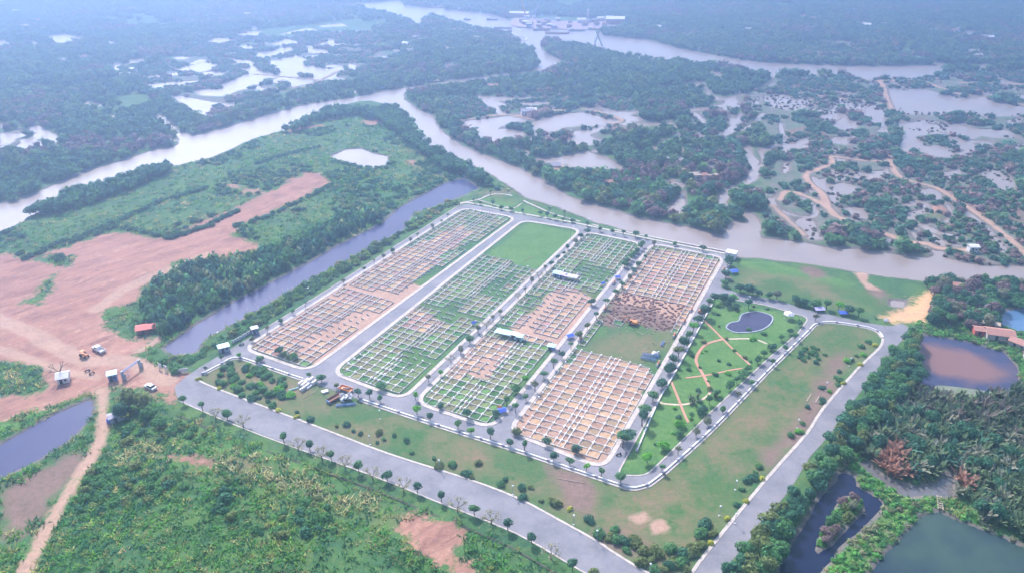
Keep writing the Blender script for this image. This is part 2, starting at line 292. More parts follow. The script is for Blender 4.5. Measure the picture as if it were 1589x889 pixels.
# ------------------------------------------------------------------ terrain
def axis(parts):
    out = [parts[0][0]]
    for a, b, s in parts:
        n = max(1, int(round((b-a)/s))); out += list(np.linspace(a, b, n+1)[1:])
    return np.array(out)
xs = axis([(-3000, -900, 150), (-900, -420, 5), (-420, -200, 2.6), (-200, 240, 1.5), (240, 460, 2.4), (460, 900, 5), (900, 3000, 150)])
ys = axis([(-1500, 60, 130), (60, 125, 5), (125, 400, 1.35), (400, 640, 2.0), (640, 1260, 3.0), (1260, 1500, 12), (1500, 4000, 150)])
GX, GY = np.meshgrid(xs, ys); gx = GX.ravel(); gy = GY.ravel()
wat = np.full(gx.shape, -14.0)
riv = smooth(PP(RIVER1), 2)
jit = (noise(gx, gy, 7, 3) - .5) * 3.0
wat = np.maximum(wat, sdf(gx, gy, riv) + jit * .8)
for q in PONDS: wat = np.maximum(wat, sdf(gx, gy, PP(q)) + jit * .3)
pa = sdf(gx, gy, smooth(PP(POND_A), 2)); ia = sdf(gx, gy, smooth(PP(ISLE_A), 2)); wat = np.maximum(wat, np.minimum(pa, -ia) + jit * .5)
for q, hw in CHAN: wat = np.maximum(wat, sdf(gx, gy, smooth(PP(q), 3, False), closed=False) + hw + jit * .3)
mn = noise(gx, gy, 16, 5, 4)
for q in MARSH: wat = np.maximum(wat, np.minimum(sdf(gx, gy, PP(q)), (mn - .47) * 40))
NEAR = PP([(-300, 420), (0, 360), (45, 338), (101, 306), (189, 281), (277, 256), (332, 243), (400, 213), (470, 193), (543, 160), (576, 156), (614, 168), (649, 205), (665, 226), (717, 248), (765, 273), (800, 296), (863, 321), (921, 344), (976, 359), (1052, 377), (1102, 387), (1140, 399), (1290, 416),
    (1365, 427), (1448, 437), (1500, 440), (1800, 445), (1800, 1300), (-500, 1300)])
nearm = sdf(gx, gy, NEAR, 30)
fp = noise(gx * .7, gy, 22, 9, 3)                                   # scattered small fish ponds over the far plain
wat = np.where((nearm < -25) & (gy > 380), np.maximum(wat, np.minimum((fp - .735) * 90, 6)), wat)
ZW0 = [(1060, 130), (1210, 112), (1640, 110), (1640, 425), (1440, 392), (1240, 372), (1190, 350), (1130, 320), (1080, 240)]
for q, lim in ((ZW0, .022), ([(690, 150), (980, 150), (1060, 200), (900, 228), (720, 222)], .03), ([(200, 118), (330, 75), (560, 40), (640, 90), (590, 118), (440, 140), (330, 178), (262, 155)], .010), ([(1000, 230), (1110, 230), (1110, 300), (1000, 300)], .02)):
    wv = noise(gx, gy, 42, 57, 2); wat = np.maximum(wat, np.minimum(sdf(gx, gy, PP(q)), (lim - np.abs(wv - .5)) * 55))
for q, hw in DIKES:
    d = sdf(gx, gy, smooth(PP(q), 3, False), closed=False) + hw*1.3
    wat = np.where(d > -2.5, np.minimum(wat, -d - .2), wat)
hz = -np.clip(wat * .8, 0, 2.2)
bumps = (noise(gx, gy, 9, 21, 3) - .5) * .9
siteD = sdf(gx, gy, SITE_OUT, 6)
hz = hz + np.where(wat > -2, 0, bumps * np.clip(-siteD / 5, 0, 1))
ZWET_ = [(1150, 150), (1210, 120), (1640, 110), (1640, 425), (1440, 392), (1240, 372), (1190, 350), (1175, 300), (1200, 230)]
# ---- what covers the ground, as distances to hand-traced areas
cls = {}
def cover(k, polys, n=0, cut=()):
    d = np.full(gx.shape, -14.0)
    for q in polys: d = np.maximum(d, sdf(gx, gy, PP(q)))
    for q in cut: d = np.minimum(d, -sdf(gx, gy, PP(q)))
    cls[k] = np.maximum(cls.get(k, np.full(gx.shape, -14.0)), d)
def coverline(k, q, hw): cls[k] = np.maximum(cls.get(k, np.full(gx.shape, -14.0)), sdf(gx, gy, smooth(PP(q), 3, False), closed=False) + hw)
GREEN1 = [(-60, 560), (0, 562), (55, 568), (75, 585), (68, 602), (35, 612), (-60, 622)]; GREEN2 = [(58, 403), (75, 395), (118, 398), (108, 414), (90, 413)]; GREEN3 = [(38, 470), (75, 430), (90, 440), (60, 470)]
DIRT1 = [(473, 268), (495, 270), (516, 282), (470, 305), (430, 325), (368, 352), (362, 368), (405, 380), (398, 398), (330, 405), (320, 412), (285, 405), (235, 428), (222, 445), (213, 468), (165, 482), (160, 505), (185, 520), (232, 525), (236, 535), (215, 545), (205, 555), (218, 565), (262, 580), (295, 582), (285, 600), (272, 622), (240, 612),
    (215, 600), (170, 603), (145, 606), (130, 612), (40, 640), (0, 655), (-60, 675), (-60, 395), (0, 392), (40, 398), (55, 405), (95, 385), (120, 375), (180, 360), (265, 372), (300, 350), (400, 308), (443, 284)]
cover('dirt', [DIRT1, [(443, 205), (470, 195), (500, 194), (480, 202), (450, 208)], [(560, 188), (590, 184), (597, 190), (575, 196)], [(625, 248), (650, 250), (640, 256)], [(350, 285), (400, 295), (420, 300), (380, 300)], [(240, 706), (290, 706), (335, 716), (328, 726), (295, 725), (265, 712)],
    [(605, 815), (640, 805), (690, 803), (725, 822), (720, 840), (715, 850), (692, 846), (745, 889), (760, 900), (700, 895), (640, 850)], [(1440, 318), (1465, 320), (1470, 330), (1445, 328)]], cut=[GREEN1, GREEN2, GREEN3])
cover('orange', [[(1398, 500), (1420, 513), (1412, 530), (1405, 530), (1398, 516), (1378, 500), (1370, 492), (1395, 485), (1412, 472), (1425, 455), (1445, 447), (1458, 450), (1448, 478), (1432, 500)]])
cover('pale', [[(975, 802), (1000, 794), (1010, 806), (990, 814)], [(1008, 810), (1030, 806), (1040, 822), (1012, 828)], [(386, 540), (498, 568), (545, 530), (660, 445), (600, 430), (560, 420), (500, 455), (430, 505)], [(560, 425), (620, 450), (700, 390), (740, 362), (715, 352), (660, 375), (600, 395)], [(790, 668), (935, 722), (1012, 578), (960, 556), (905, 546), (880, 565), (830, 620)],
    [(1014, 388), (1118, 407), (1062, 508), (1000, 475), (955, 470), (965, 450)], [(850, 455), (870, 440), (935, 470), (905, 520), (860, 545), (800, 520), (790, 505), (830, 480)], [(745, 520), (800, 530), (760, 590), (720, 580), (690, 600), (700, 570)], [(640, 480), (690, 500), (670, 520), (625, 505)], [(1325, 424), (1345, 420), (1348, 438), (1366, 450), (1345, 448)], [(860, 250), (885, 262), (870, 268), (845, 262)], [(1085, 270), (1130, 270), (1110, 282), (1080, 285)], [(1060, 330), (1095, 328), (1085, 340)]])
cover('soil', [[(925, 500), (962, 452), (1065, 478), (1048, 514), (1020, 512), (985, 500), (945, 505)], [(1245, 413), (1265, 416), (1285, 430), (1265, 433), (1250, 425)], [(840, 715), (900, 735), (930, 760), (920, 800), (880, 790), (870, 760)], [(1180, 700), (1230, 670), (1260, 610), (1290, 560), (1310, 545), (1300, 600), (1240, 690), (1190, 730)],
    [(1345, 440), (1375, 455), (1370, 470), (1350, 455)], [(1215, 205), (1260, 195), (1290, 215), (1260, 235), (1225, 228)], [(1455, 290), (1589, 300), (1589, 345), (1510, 330)], [(0, 755), (60, 730), (135, 690), (135, 715), (95, 760), (65, 800), (40, 830), (0, 838)], [(920, 830), (960, 820), (1010, 845), (1010, 875), (960, 860)]])
cls['dry'] = sdf(gx, gy, OUTF)
cover('dry', [[(820, 480), (900, 445), (930, 460), (800, 530)], [(905, 545), (985, 505), (1045, 518), (1030, 555), (1005, 575), (940, 555)], [(1150, 420), (1240, 430), (1380, 460), (1390, 480), (1300, 478), (1220, 462), (1145, 450)], [(1255, 530), (1310, 520), (1340, 530), (1280, 600), (1180, 700), (1100, 780), (1020, 800), (950, 790), (900, 740), (1000, 765), (1120, 680)],
    [(1430, 330), (1480, 318), (1530, 360), (1500, 368)], [(380, 700), (560, 790), (640, 810), (560, 820), (380, 740), (300, 735)], [(560, 480), (700, 440), (660, 520), (560, 560)], [(745, 300), (790, 290), (850, 318), (820, 320)], [(640, 240), (740, 290), (700, 280), (640, 262)]])
cover('wet', [ZWET_, [(890, 205), (1000, 180), (1060, 190), (980, 215)], [(990, 100), (1120, 110), (1200, 120), (1189, 150), (1050, 140), (960, 125)], [(700, 185), (960, 165), (980, 200), (900, 225), (720, 220)], [(200, 118), (330, 75), (560, 50), (610, 90), (590, 115), (440, 140), (330, 180), (262, 155)]])
cover('lawn', [[(1300, 705), (1345, 712), (1385, 748), (1420, 762), (1460, 772), (1500, 782), (1600, 832), (1600, 852), (1540, 830), (1476, 805), (1428, 805), (1400, 832), (1350, 889), (1340, 980), (1225, 980), (1300, 857), (1372, 797), (1380, 778), (1335, 745)], [(0, 640), (120, 600), (140, 615), (0, 690)], [(200, 690), (260, 650), (420, 700), (520, 745), (500, 760), (380, 730), (300, 700)], [(820, 346), (896, 362), (832, 418), (752, 398)], [(743, 310), (765, 303), (800, 305), (812, 312), (796, 322), (770, 318)], [(720, 312), (800, 322), (815, 316), (870, 338), (950, 362), (900, 352), (800, 333)], [(1112, 465), (1245, 493), (1185, 560), (1040, 705), (1003, 735), (962, 730), (1010, 640), (1045, 580)], [(1290, 505), (1355, 518), (1360, 530), (1270, 635), (1290, 560)], [(1140, 405), (1200, 408), (1330, 440), (1300, 455), (1180, 425)],
    [(1300, 715), (1345, 720), (1375, 748), (1360, 760), (1335, 745)]])
for q, hw in DIKES: coverline('pale', q, hw * .95)
coverline('pale', [(158, 604), (160, 640), (159, 672), (141, 710), (118, 745), (90, 790), (65, 835), (30, 900)], 1.9)
coverline('pale', [(-60, 478), (30, 508), (90, 540), (140, 560), (200, 560), (260, 590)], 3.4); coverline('pale', [(-60, 520), (30, 552), (90, 572), (150, 585)], 2.0); coverline('pale', [(215, 545), (240, 530), (247, 524)], 1.4)
coverline('pale', [(1240, 868), (1240, 869)], .2)
coverline('pale', [(150, 480), (190, 450), (260, 420), (320, 395)], 3)
cls['mud'] = np.clip(wat + 1.1 + jit * .3, -14, 14)
V = np.column_stack([gx, gy, hz]); nx = len(xs); ny = len(ys)
i0 = (np.arange(ny-1)[:, None] * nx + np.arange(nx-1)[None]).ravel()
Q = np.column_stack([i0, i0+1, i0+nx+1, i0+nx])
gm = bpy.data.materials.new('ground_cover'); gm.use_nodes = True; n = gm.node_tree.nodes; l = gm.node_tree.links; b = n['Principled BSDF']
b.inputs['Roughness'].default_value = .95; b.inputs['Specular IOR Level'].default_value = .1
geo = n.new('ShaderNodeNewGeometry')
def nz(s, det=5, rough=.6):
    t = n.new('ShaderNodeTexNoise'); t.inputs['Scale'].default_value = s; t.inputs['Detail'].default_value = det; t.inputs['Roughness'].default_value = rough
    l.new(geo.outputs['Position'], t.inputs['Vector']); return t.outputs[0]
def rng(s, a, b_, c=0, d=1):
    r = n.new('ShaderNodeMapRange'); r.inputs[1].default_value = a; r.inputs[2].default_value = b_; r.inputs[3].default_value = c; r.inputs[4].default_value = d; l.new(s, r.inputs[0]); return r.outputs[0]
def mix(f, a, b_):
    x = n.new('ShaderNodeMix'); x.data_type = 'RGBA'; l.new(f, x.inputs[0])
    for i, v in ((6, a), (7, b_)):
        if isinstance(v, tuple): x.inputs[i].default_value = (*v, 1)
        else: l.new(v, x.inputs[i])
    return x.outputs[2]
def mth(op, a, b_):
    m = n.new('ShaderNodeMath'); m.operation = op
    for i, v in ((0, a), (1, b_)):
        if isinstance(v, (int, float)): m.inputs[i].default_value = v
        else: l.new(v, m.inputs[i])
    return m.outputs[0]
nb, nm, ns, nf = nz(.018, 4), nz(.11, 5), nz(.6, 6, .7), nz(2.2, 6, .75)
mp = n.new('ShaderNodeMapping'); mp.vector_type = 'TEXTURE'; mp.inputs['Rotation'].default_value = (0, 0, rad(48)); mp.inputs['Scale'].default_value = (30, 5.5, 1); l.new(geo.outputs['Position'], mp.inputs[0])
tk = n.new('ShaderNodeTexNoise'); tk.inputs['Scale'].default_value = 1; tk.inputs['Detail'].default_value = 6; tk.inputs['Distortion'].default_value = 1.2; tk.inputs['Roughness'].default_value = .7; l.new(mp.outputs[0], tk.inputs['Vector']); trk = tk.outputs[0]
green = mix(rng(nb, .4, .6), (.05, .145, .05), (.1, .18, .05)); green = mix(rng(nm, .42, .66), green, (.035, .10, .05))
green = mix(rng(ns, .5, .72), green, (.15, .19, .07)); cur = mix(rng(nf, .45, .75), green, (.05, .10, .04))
def layer(cur, key, c1, c2, amp, soft):
    a = n.new('ShaderNodeAttribute'); a.attribute_name = 'sd_' + key
    s = mth('ADD', a.outputs['Fac'], mth('MULTIPLY', mth('SUBTRACT', ns, .5), amp)); s = mth('ADD', s, mth('MULTIPLY', mth('SUBTRACT', nm, .5), amp * 1.5))
    return mix(rng(s, -soft, soft), cur, mix(rng(mth('ADD', mth('MULTIPLY', ns, .6), mth('MULTIPLY', nm, .4)), .42, .58), c1, c2))
cur = layer(cur, 'lawn', (.07, .165, .045), (.12, .21, .06), 3, .8)
cur = layer(cur, 'wet', (.19, .155, .14), (.08, .15, .085), 10, 5)
nl = nz(.045, 5, .65); cur = layer(cur, 'dry', mix(rng(nl, .40, .58), (.23, .15, .10), (.10, .14, .055)), mix(rng(nl, .46, .56), (.12, .15, .06), (.05, .13, .04)), 12, 4)
cur = layer(cur, 'mud', (.2, .165, .14), (.12, .11, .1), 2, .6)
cur = layer(cur, 'soil', (.24, .15, .13), (.17, .12, .09), 9, 2)
cur = layer(cur, 'dirt', mix(rng(nm, .4, .6), (.38, .19, .14), (.28, .135, .105)), mix(rng(trk, .38, .62), (.22, .11, .09), (.48, .27, .19)), 13, 1.2)
cur = layer(cur, 'pale', (.46, .29, .21), (.36, .225, .165), 3.5, .7)
cur = layer(cur, 'orange', (.72, .42, .2), (.5, .3, .18), 10, 1.6)
l.new(cur, b.inputs['Base Color'])
bp = n.new('ShaderNodeBump'); bp.inputs['Strength'].default_value = .5; bp.inputs['Distance'].default_value = .5; l.new(mth('ADD', ns, nf), bp.inputs['Height']); l.new(bp.outputs[0], b.inputs['Normal'])
me = mesh_np('ground', V, Q, gm, k=4)
for k, d in cls.items(): a = me.attributes.new('sd_' + k, 'FLOAT', 'POINT'); a.data.foreach_set('value', d.astype(np.float32))
struct(link(bpy.data.objects.new('ground', me)))
def grid_at(arr):
    A = arr.reshape(ny, nx)
    def f(x, y):
        i = np.clip(np.searchsorted(xs, x) - 1, 0, nx-2); j = np.clip(np.searchsorted(ys, y) - 1, 0, ny-2)
        fx = (x-xs[i])/(xs[i+1]-xs[i]); fy = (y-ys[j])/(ys[j+1]-ys[j])
        return (A[j, i]*(1-fx)+A[j, i+1]*fx)*(1-fy) + (A[j+1, i]*(1-fx)+A[j+1, i+1]*fx)*fy
    return f
WAT = grid_at(wat); HGT = grid_at(hz); NRM = grid_at(nearm); DIRTF = grid_at(np.maximum.reduce([cls['dirt'], cls['pale'], cls['orange']])); SITEF = grid_at(siteD)
LAWNF = grid_at(cls['lawn'])

# ------------------------------------------------------------------ water
def water(name, c, rough, bs, c2=None, s2=.02, spec_=.5):
    m = mat(name, c, rough, c2, s2, spec=spec_); n = m.node_tree.nodes; l = m.node_tree.links; b = n['Principled BSDF']
    g = n.new('ShaderNodeNewGeometry'); t = n.new('ShaderNodeTexNoise'); t.inputs['Scale'].default_value = 1.6; t.inputs['Detail'].default_value = 3
    l.new(g.outputs['Position'], t.inputs['Vector']); p = n.new('ShaderNodeBump'); p.inputs['Strength'].default_value = bs; p.inputs['Distance'].default_value = .05
    l.new(t.outputs[0], p.inputs['Height']); l.new(p.outputs[0], b.inputs['Normal']); return m
muddy = water('muddy_water', (.29, .225, .19), .25, .3, (.24, .185, .165)); blue = water('blue_pond_water', (.045, .05, .12), .18, .25, (.06, .06, .13), .05, .1); darkw = water('dark_pond_water', (.015, .028, .05), .15, .2, (.045, .075, .06), .03, .2); inky = water('inky_pond_water', (.008, .012, .04), .1, .2, (.012, .016, .045), .1, .15)
struct(obj('river_water', [(-1600, 60, -.38), (1600, 60, -.38), (1600, 1900, -.38), (-1600, 1900, -.38)], [(0, 1, 2, 3)], muddy))
def grow(pts, d):
    p = np.array(pts, float); s = 1 if area(pts) > 0 else -1; N = len(p); out = []
    for i in range(N):
        t = p[(i+1) % N] - p[i-1]; t /= np.hypot(*t) + 1e-9; out.append(tuple(p[i] + s*d*np.array([t[1], -t[0]])))
    return out
sheet('canal_water', [grow(smooth(PP(CANAL), 2), 2)], -.32, blue)
sheet('pond_water', [grow(smooth(PP(POND_L), 2), 2)], -.32, blue)
for q, m_ in ((POND_A, inky), (POND_B, darkw), (CREEK_C, water('swamp_water', (.12, .11, .11), .12, .25))): sheet('pond_water', [grow(smooth(PP(q), 2), 2)], -.32, m_)
sheet('pond_water', [grow(PP(POND_E), 2)], -.32, water('slate_water', (.08, .16, .28), .15, .3))
algae = water('algae_pond_water', (.1, .11, .2), .3, .3, spec_=.15)
sheet('pond_water', [grow(smooth(PP(POND_D), 2), 2)], -.32, algae)
n = algae.node_tree.nodes; l = algae.node_tree.links; c0 = P(1486, 563)
g = n.new('ShaderNodeNewGeometry'); mp_ = n.new('ShaderNodeMapping'); mp_.vector_type = 'TEXTURE'; mp_.inputs['Location'].default_value = (c0[0], c0[1], 0); mp_.inputs['Rotation'].default_value = (0, 0, rad(-30)); mp_.inputs['Scale'].default_value = (21, 14, 1)
t = n.new('ShaderNodeTexNoise'); t.inputs['Scale'].default_value = .12; t.inputs['Detail'].default_value = 6; l.new(g.outputs['Position'], t.inputs['Vector']); l.new(g.outputs['Position'], mp_.inputs[0])
ln = n.new('ShaderNodeVectorMath'); ln.operation = 'LENGTH'; l.new(mp_.outputs[0], ln.inputs[0]); ad = n.new('ShaderNodeMath'); ad.operation = 'MULTIPLY_ADD'; ad.inputs[1].default_value = 1.1; l.new(t.outputs[0], ad.inputs[0]); l.new(ln.outputs['Value'], ad.inputs[2])
mr = n.new('ShaderNodeMapRange'); mr.inputs[1].default_value = 1.15; mr.inputs[2].default_value = 1.6; mr.inputs[3].default_value = 1; mr.inputs[4].default_value = 0; l.new(ad.outputs[0], mr.inputs[0])
x = n.new('ShaderNodeMix'); x.data_type = 'RGBA'; x.inputs[6].default_value = (.045, .05, .1, 1); x.inputs[7].default_value = (.19, .10, .09, 1); l.new(mr.outputs[0], x.inputs[0]); l.new(x.outputs[2], n['Principled BSDF'].inputs['Base Color'])
gwm = mat('green_weed', (.12, .16, .08), .7, (.2, .2, .16), .4)
sheet('water_weed', [smooth(PP([(1452, 597), (1480, 598), (1530, 605), (1556, 609), (1500, 614), (1455, 608)]), 3)], -.31, gwm)

# ------------------------------------------------------------------ roads, kerbs, paths
sheet('road', [fillet(SITE_OUT, 1.5, 3), OUTF, S1, S2, S3, S4, PARK], .03, M['asphalt'])
for nm_, lp in (('kerb', S1), ('kerb', S2), ('kerb', S3), ('kerb', S4), ('kerb', PARK)):
    g = G().ribbon(lp, 1.5 if lp is not PARK else .45, 0, .14, True, -.1 if lp is not PARK else 0); struct(g.build(nm_, M['cream']))
g = G().ribbon(smooth(PP([(309, 590), (325, 598), (400, 627), (501, 665), (601, 703), (720, 741), (800, 771), (863, 804), (926, 839), (951, 856), (1006, 889), (1045, 905)]), 3, False), .7, 0, .13); struct(g.build('kerb', M['cream']))
g = G().ribbon(smooth(PP([(1045, 905), (1072, 889), (1097, 856), (1189, 743), (1252, 672), (1277, 634), (1330, 573), (1365, 539), (1370, 524)]), 3, False), .9, 0, .13); struct(g.build('kerb', M['cream']))
g = G().ribbon(smooth(PP([(284, 624), (320, 640), (405, 675), (576, 737), (675, 777), (800, 827), (901, 885), (990, 932)]), 3, False), .45, 0, .13); struct(g.build('kerb', M['cream']))
g = G().ribbon(smooth(PP([(400, 516), (511, 448), (600, 391), (712, 319)]), 3, False), .4, 0, .13); struct(g.build('kerb', M['cream']))
g = G().ribbon(smooth(PP([(712, 318), (724, 315), (760, 321), (800, 330), (901, 348), (951, 359), (1032, 376), (1125, 394)]), 3, False), 1.5, 0, .13); struct(g.build('kerb', M['cream']))
g = G().ribbon(smooth(PP([(712, 316), (743, 310), (752, 306), (765, 302), (785, 302), (800, 306), (815, 313), (863, 334), (913, 347), (951, 356), (1027, 371), (1127, 390)]), 3, False), 1.1, 0, .09); struct(g.build('footpath', M['cream']))
g = G().ribbon(smooth(PP([(743, 311), (770, 319), (795, 324), (812, 314)]), 3, False), .7, 0, .08); struct(g.build('footpath', M['cream']))
g = G().ribbon(smooth(PP([(786, 321), (794, 328)]), 1, False), .8, 0, .07); struct(g.build('footpath', M['cream']))
for q, wd in (([(1093, 497), (1122, 526), (1140, 544), (1153, 556), (1164, 566)], 1.0), ([(1122, 526), (1100, 532), (1088, 541), (1080, 559), (1090, 579), (1100, 599), (1102, 609)], 1.3), ([(1064, 586), (1102, 581), (1128, 575), (1152, 571)], .9), ([(1042, 592), (1054, 622), (1061, 640), (1068, 655)], 1.0)):
    struct(G().ribbon(smooth(PP(q), 4, False), wd*.8, .01 + wd*.02, .05).build('garden_path', M['pave']))
for q in ([(1190, 533), (1175, 527), (1158, 525), (1122, 526)], [(1102, 609), (1090, 619), (1062, 627), (1032, 626), (1022, 622)]):
    struct(G().ribbon(smooth(PP(q), 4, False), .8, .003, .045).build('garden_path', M['sand']))
# park pond
KP = smooth(PP([(1127, 508), (1136, 514), (1150, 516), (1178, 513), (1195, 503), (1198, 491), (1178, 484), (1160, 485), (1150, 489), (1146, 498), (1133, 501)]), 4)
sheet('park_pond_water', [KP], .06, water('park_pond', (.035, .03, .07), .15, .2, (.06, .05, .1), .2, .2))
struct(G().ribbon(KP, .5, 0, .22, True).build('pond_rim', M['grey']))
G().ribbon(smooth([tuple(np.array(P(*q)) + np.array([-1.9, -3.9])) for q in [(290, 632), (340, 652), (405, 678), (576, 738), (675, 778), (800, 829), (901, 888), (960, 920)]], 3, False), .6, 0, .1).build('drain', mat('ditch_soil', (.07, .07, .05), .95))['kind'] = 'structure'
# low wall round the outer field, in panels between piers
def low_wall(pts, label, w=.45, h=.55, step=7.5):
    t = thing('low_wall', label, 'wall')
    p = smooth(pts, 6, False); G().ribbon(p, w, 0, h).build('wall_panel', M['white'], t)
    if step < 10: G().ribbon(p, .8, 0, .15, off=.65).build('pavement_edge', M['cream'], t)
    acc = 0; pa_ = None
    for a, b_ in zip(p[:-1], p[1:]):
        a = np.array(a); b_ = np.array(b_); L = np.hypot(*(b_-a))
        while acc < L:
            c = a + (b_-a)*acc/L; g = G().box(c[0], c[1], 0, .75, .75, h+.25, math.atan2(*(b_-a)[::-1]))
            g.build('pier', M['purple'], t); acc += step
        acc -= L
low_wall(PP([(315, 580), (340, 567), (358, 557), (375, 556), (400, 564), (440, 578), (470, 588)]), 'white low wall curving round the corner of the outer field near the gate')
low_wall(PP([(560, 620), (680, 660), (800, 698), (880, 725), (961, 752), (975, 756), (986, 757), (998, 754), (1007, 751), (1027, 736)]), 'long white low wall along the front of the grave blocks')
low_wall(PP([(1029, 734), (1105, 665), (1189, 578), (1252, 516), (1260, 507), (1267, 503), (1290, 500), (1340, 507), (1363, 515), (1370, 524)]), 'white low wall between the park road and the grass strip on the right')
low_wall(PP([(988, 700), (1022, 622), (1049, 576), (1092, 496), (1105, 473)]), 'pale low wall along the left edge of the park', .4, .5, 12)

# ------------------------------------------------------------------ grave plots
def plot_geo(sx, sy, h=.32, wl=.12, ch=.42):
    ox, oy = sx/2-.004, sy/2-.004; ix, iy = ox-wl, oy-wl; c = min(ch, ix*.6, iy*.6)
    O = [(-ox, -oy), (ox, -oy), (ox, oy), (-ox, oy)]
    I = [(-ix+c, -iy), (ix-c, -iy), (ix, -iy+c), (ix, iy-c), (ix-c, iy), (-ix+c, iy), (-ix, iy-c), (-ix, -iy+c)]
    V = [(x, y, h) for x, y in O+I] + [(x, y, 0) for x, y in O+I]; Fs = []
    for s in range(4):
        a, b_ = 4+2*s, 5+2*s; Fs.append((s, (s+1) % 4, b_, a)); Fs.append(((s+1) % 4, 4+(2*s+2) % 8, b_))
        Fs.append((s+12, (s+1) % 4+12, (s+1) % 4, s))
    for k in range(8): a, b_ = 4+k, 4+(k+1) % 8; Fs.append((a, b_, b_+12, a+12))
    return V, Fs
colsW = [.62, 1, 1, 1, .45, .45, 1, 1, 1, .62]
STR = {'first': (S1, [(430, 559), (761, 331)]), 'second': (S2, [(570, 599), (856, 350)]), 'third': (S3, [(704, 645), (953, 369)]), 'fourth': (S4, [(862, 697), (1066, 389)])}
GRASSY = [PP(q) for q in ([(820, 340), (905, 358), (834, 419), (745, 397)],)]
POSTS = [PP(q) for q in ([(820, 478), (905, 440), (880, 455), (818, 535), (802, 530)], [(700, 470), (745, 455), (700, 500), (665, 505)], [(905, 405), (950, 420), (930, 440), (890, 425)], [(470, 545), (545, 510), (590, 490), (560, 480), (500, 510), (455, 535)], [(600, 480), (660, 440), (700, 425), (680, 410), (620, 450)], [(760, 440), (800, 420), (790, 440), (740, 470)])]
RUB = PP([(900, 545), (930, 500), (985, 503), (1050, 515), (1012, 578), (960, 556)]); DARK = PP([(925, 500), (962, 450), (1062, 474), (1046, 515), (985, 501)])
plots = []; postl = []
for nme, (S, cl) in STR.items():
    a = np.array(P(*cl[0])); b_ = np.array(P(*cl[1])); dirv = (b_-a)/np.hypot(*(b_-a)); per = np.array([dirv[1], -dirv[0]])
    # width of this strip
    pr = [float((np.array(q)-a) @ per) for q in S]; wid = np.percentile(pr, 88)-np.percentile(pr, 12) - 2.0
    mod = wid / sum(colsW); lat = np.cumsum([0]+colsW)*mod - wid/2
    Lp = 3.3; nrow = int(np.hypot(*(b_-a))/Lp)
    for r_ in range(-1, nrow+1):
        if r_ == int(nrow*.36): continue
        for c_ in range(10):
            cxy = a + dirv*(r_+.9)*Lp + per*(lat[c_]+lat[c_+1])/2
            dd = sdf(np.array([cxy[0]]), np.array([cxy[1]]), S, 20)[0]
            if dd < 1.9: continue
            if any(inpoly(cxy[0], cxy[1], q) for q in GRASSY) or inpoly(cxy[0], cxy[1], RUB): continue
            ang = math.atan2(per[1], per[0]); sx = colsW[c_]*mod
            post = any(inpoly(cxy[0], cxy[1], q) for q in POSTS) or noise(np.array([cxy[0]]), np.array([cxy[1]]), 14, 31)[0] > .76
            dark = bool(inpoly(cxy[0], cxy[1], DARK))
            if c_ in (4, 5) and (r_ % 2 == 0) and not post: pass
            (postl if post and not dark else plots).append((np.hypot(*cxy), cxy, ang, sx, Lp, nme, dark, c_, r_))
plots.sort(key=lambda t: t[0]); meshes = {}
def plot_mesh(sx, sy, k):
    key = (round(sx, 2), round(sy, 2))
    if key not in meshes:
        V, Fs = plot_geo(*key); m = bpy.data.meshes.new('grave_plot'); m.from_pydata(V, [], Fs); m.materials.append(M['plot']); meshes[key] = m
    return meshes[key]
FT = [(.09, .18, .05), (.06, .14, .045), (.15, .19, .075), (.19, .18, .09), (.11, .2, .06), (.24, .2, .12)]; FP = [(.42, .255, .175), (.34, .205, .145), (.42, .27, .165), (.32, .20, .145), (.27, .19, .12), (.38, .22, .155)]
def fill_col(x, y):
    v = noise(np.array([x]), np.array([y]), 9, 91, 2)[0]*.7 + rnd.random()*.45 - .08; c = (FP if float(DIRTF(x, y)) > 0 else FT)[int(max(0, min(.999, v))*6)]; k = rnd.uniform(.85, 1.15); return tuple(q*k for q in c)
fills = {}
def fill_mesh(sx, sy, c):
    key = (round(sx, 1), tuple(round(q*25) for q in c))
    if key not in fills:
        a, b_ = sx/2-.16, sy/2-.16; V = []; rn = random.Random(len(fills))
        for j in range(5):
            for i in range(5): V.append((-a+a*i/2, -b_+b_*j/2, .06+(.0 if i in (0, 4) or j in (0, 4) else rn.uniform(0, .16))))
        fills[key] = mesh_np('soil_bed', V, [(j*5+i, j*5+i+1, j*5+i+6, j*5+i+5) for j in range(4) for i in range(4)], M['bed'], np.array(c)[None]*np.random.default_rng(len(fills)).uniform(.8, 1.2, (25, 1)), k=4)
    return fills[key]
pm = bpy.data.meshes.new('corner_post'); g = G().box(0, 0, 0, .34, .34, .85, .78).box(0, 0, .85, .5, .5, .12, .78); pm.from_pydata(g.V, [], g.F); pm.materials.append(M['white'])
white = [p for p in plots if not p[6]]
posn = {'first': 'leftmost', 'second': 'second', 'third': 'third', 'fourth': 'rightmost'}
for k, (d, c, ang, sx, sy, nme, dk, ci, ri) in enumerate(white[:300]):
    o = bpy.data.objects.new('grave_plot', plot_mesh(sx, sy, k)); COL.objects.link(o); o.location = (c[0], c[1], 0); o.rotation_euler.z = ang
    o.scale.z = rnd.uniform(.85, 1.15)
    kind = 'narrow' if ci in (4, 5) else ('half-width edge' if ci in (0, 9) else 'square')
    tag(o, f'{kind} white-walled grave plot with {"bare earth" if float(DIRTF(c[0], c[1])) > 0 else "grass"} inside, in the {posn[nme]} long block', 'grave plot', 'white-walled grave plots')
    if True: f_ = link(bpy.data.objects.new('soil_bed', fill_mesh(sx, sy, fill_col(*c))), o)
    p = bpy.data.objects.new('corner_post', pm); link(p, o); p.location = (-sx/2+.3, sy/2-.3, 0)
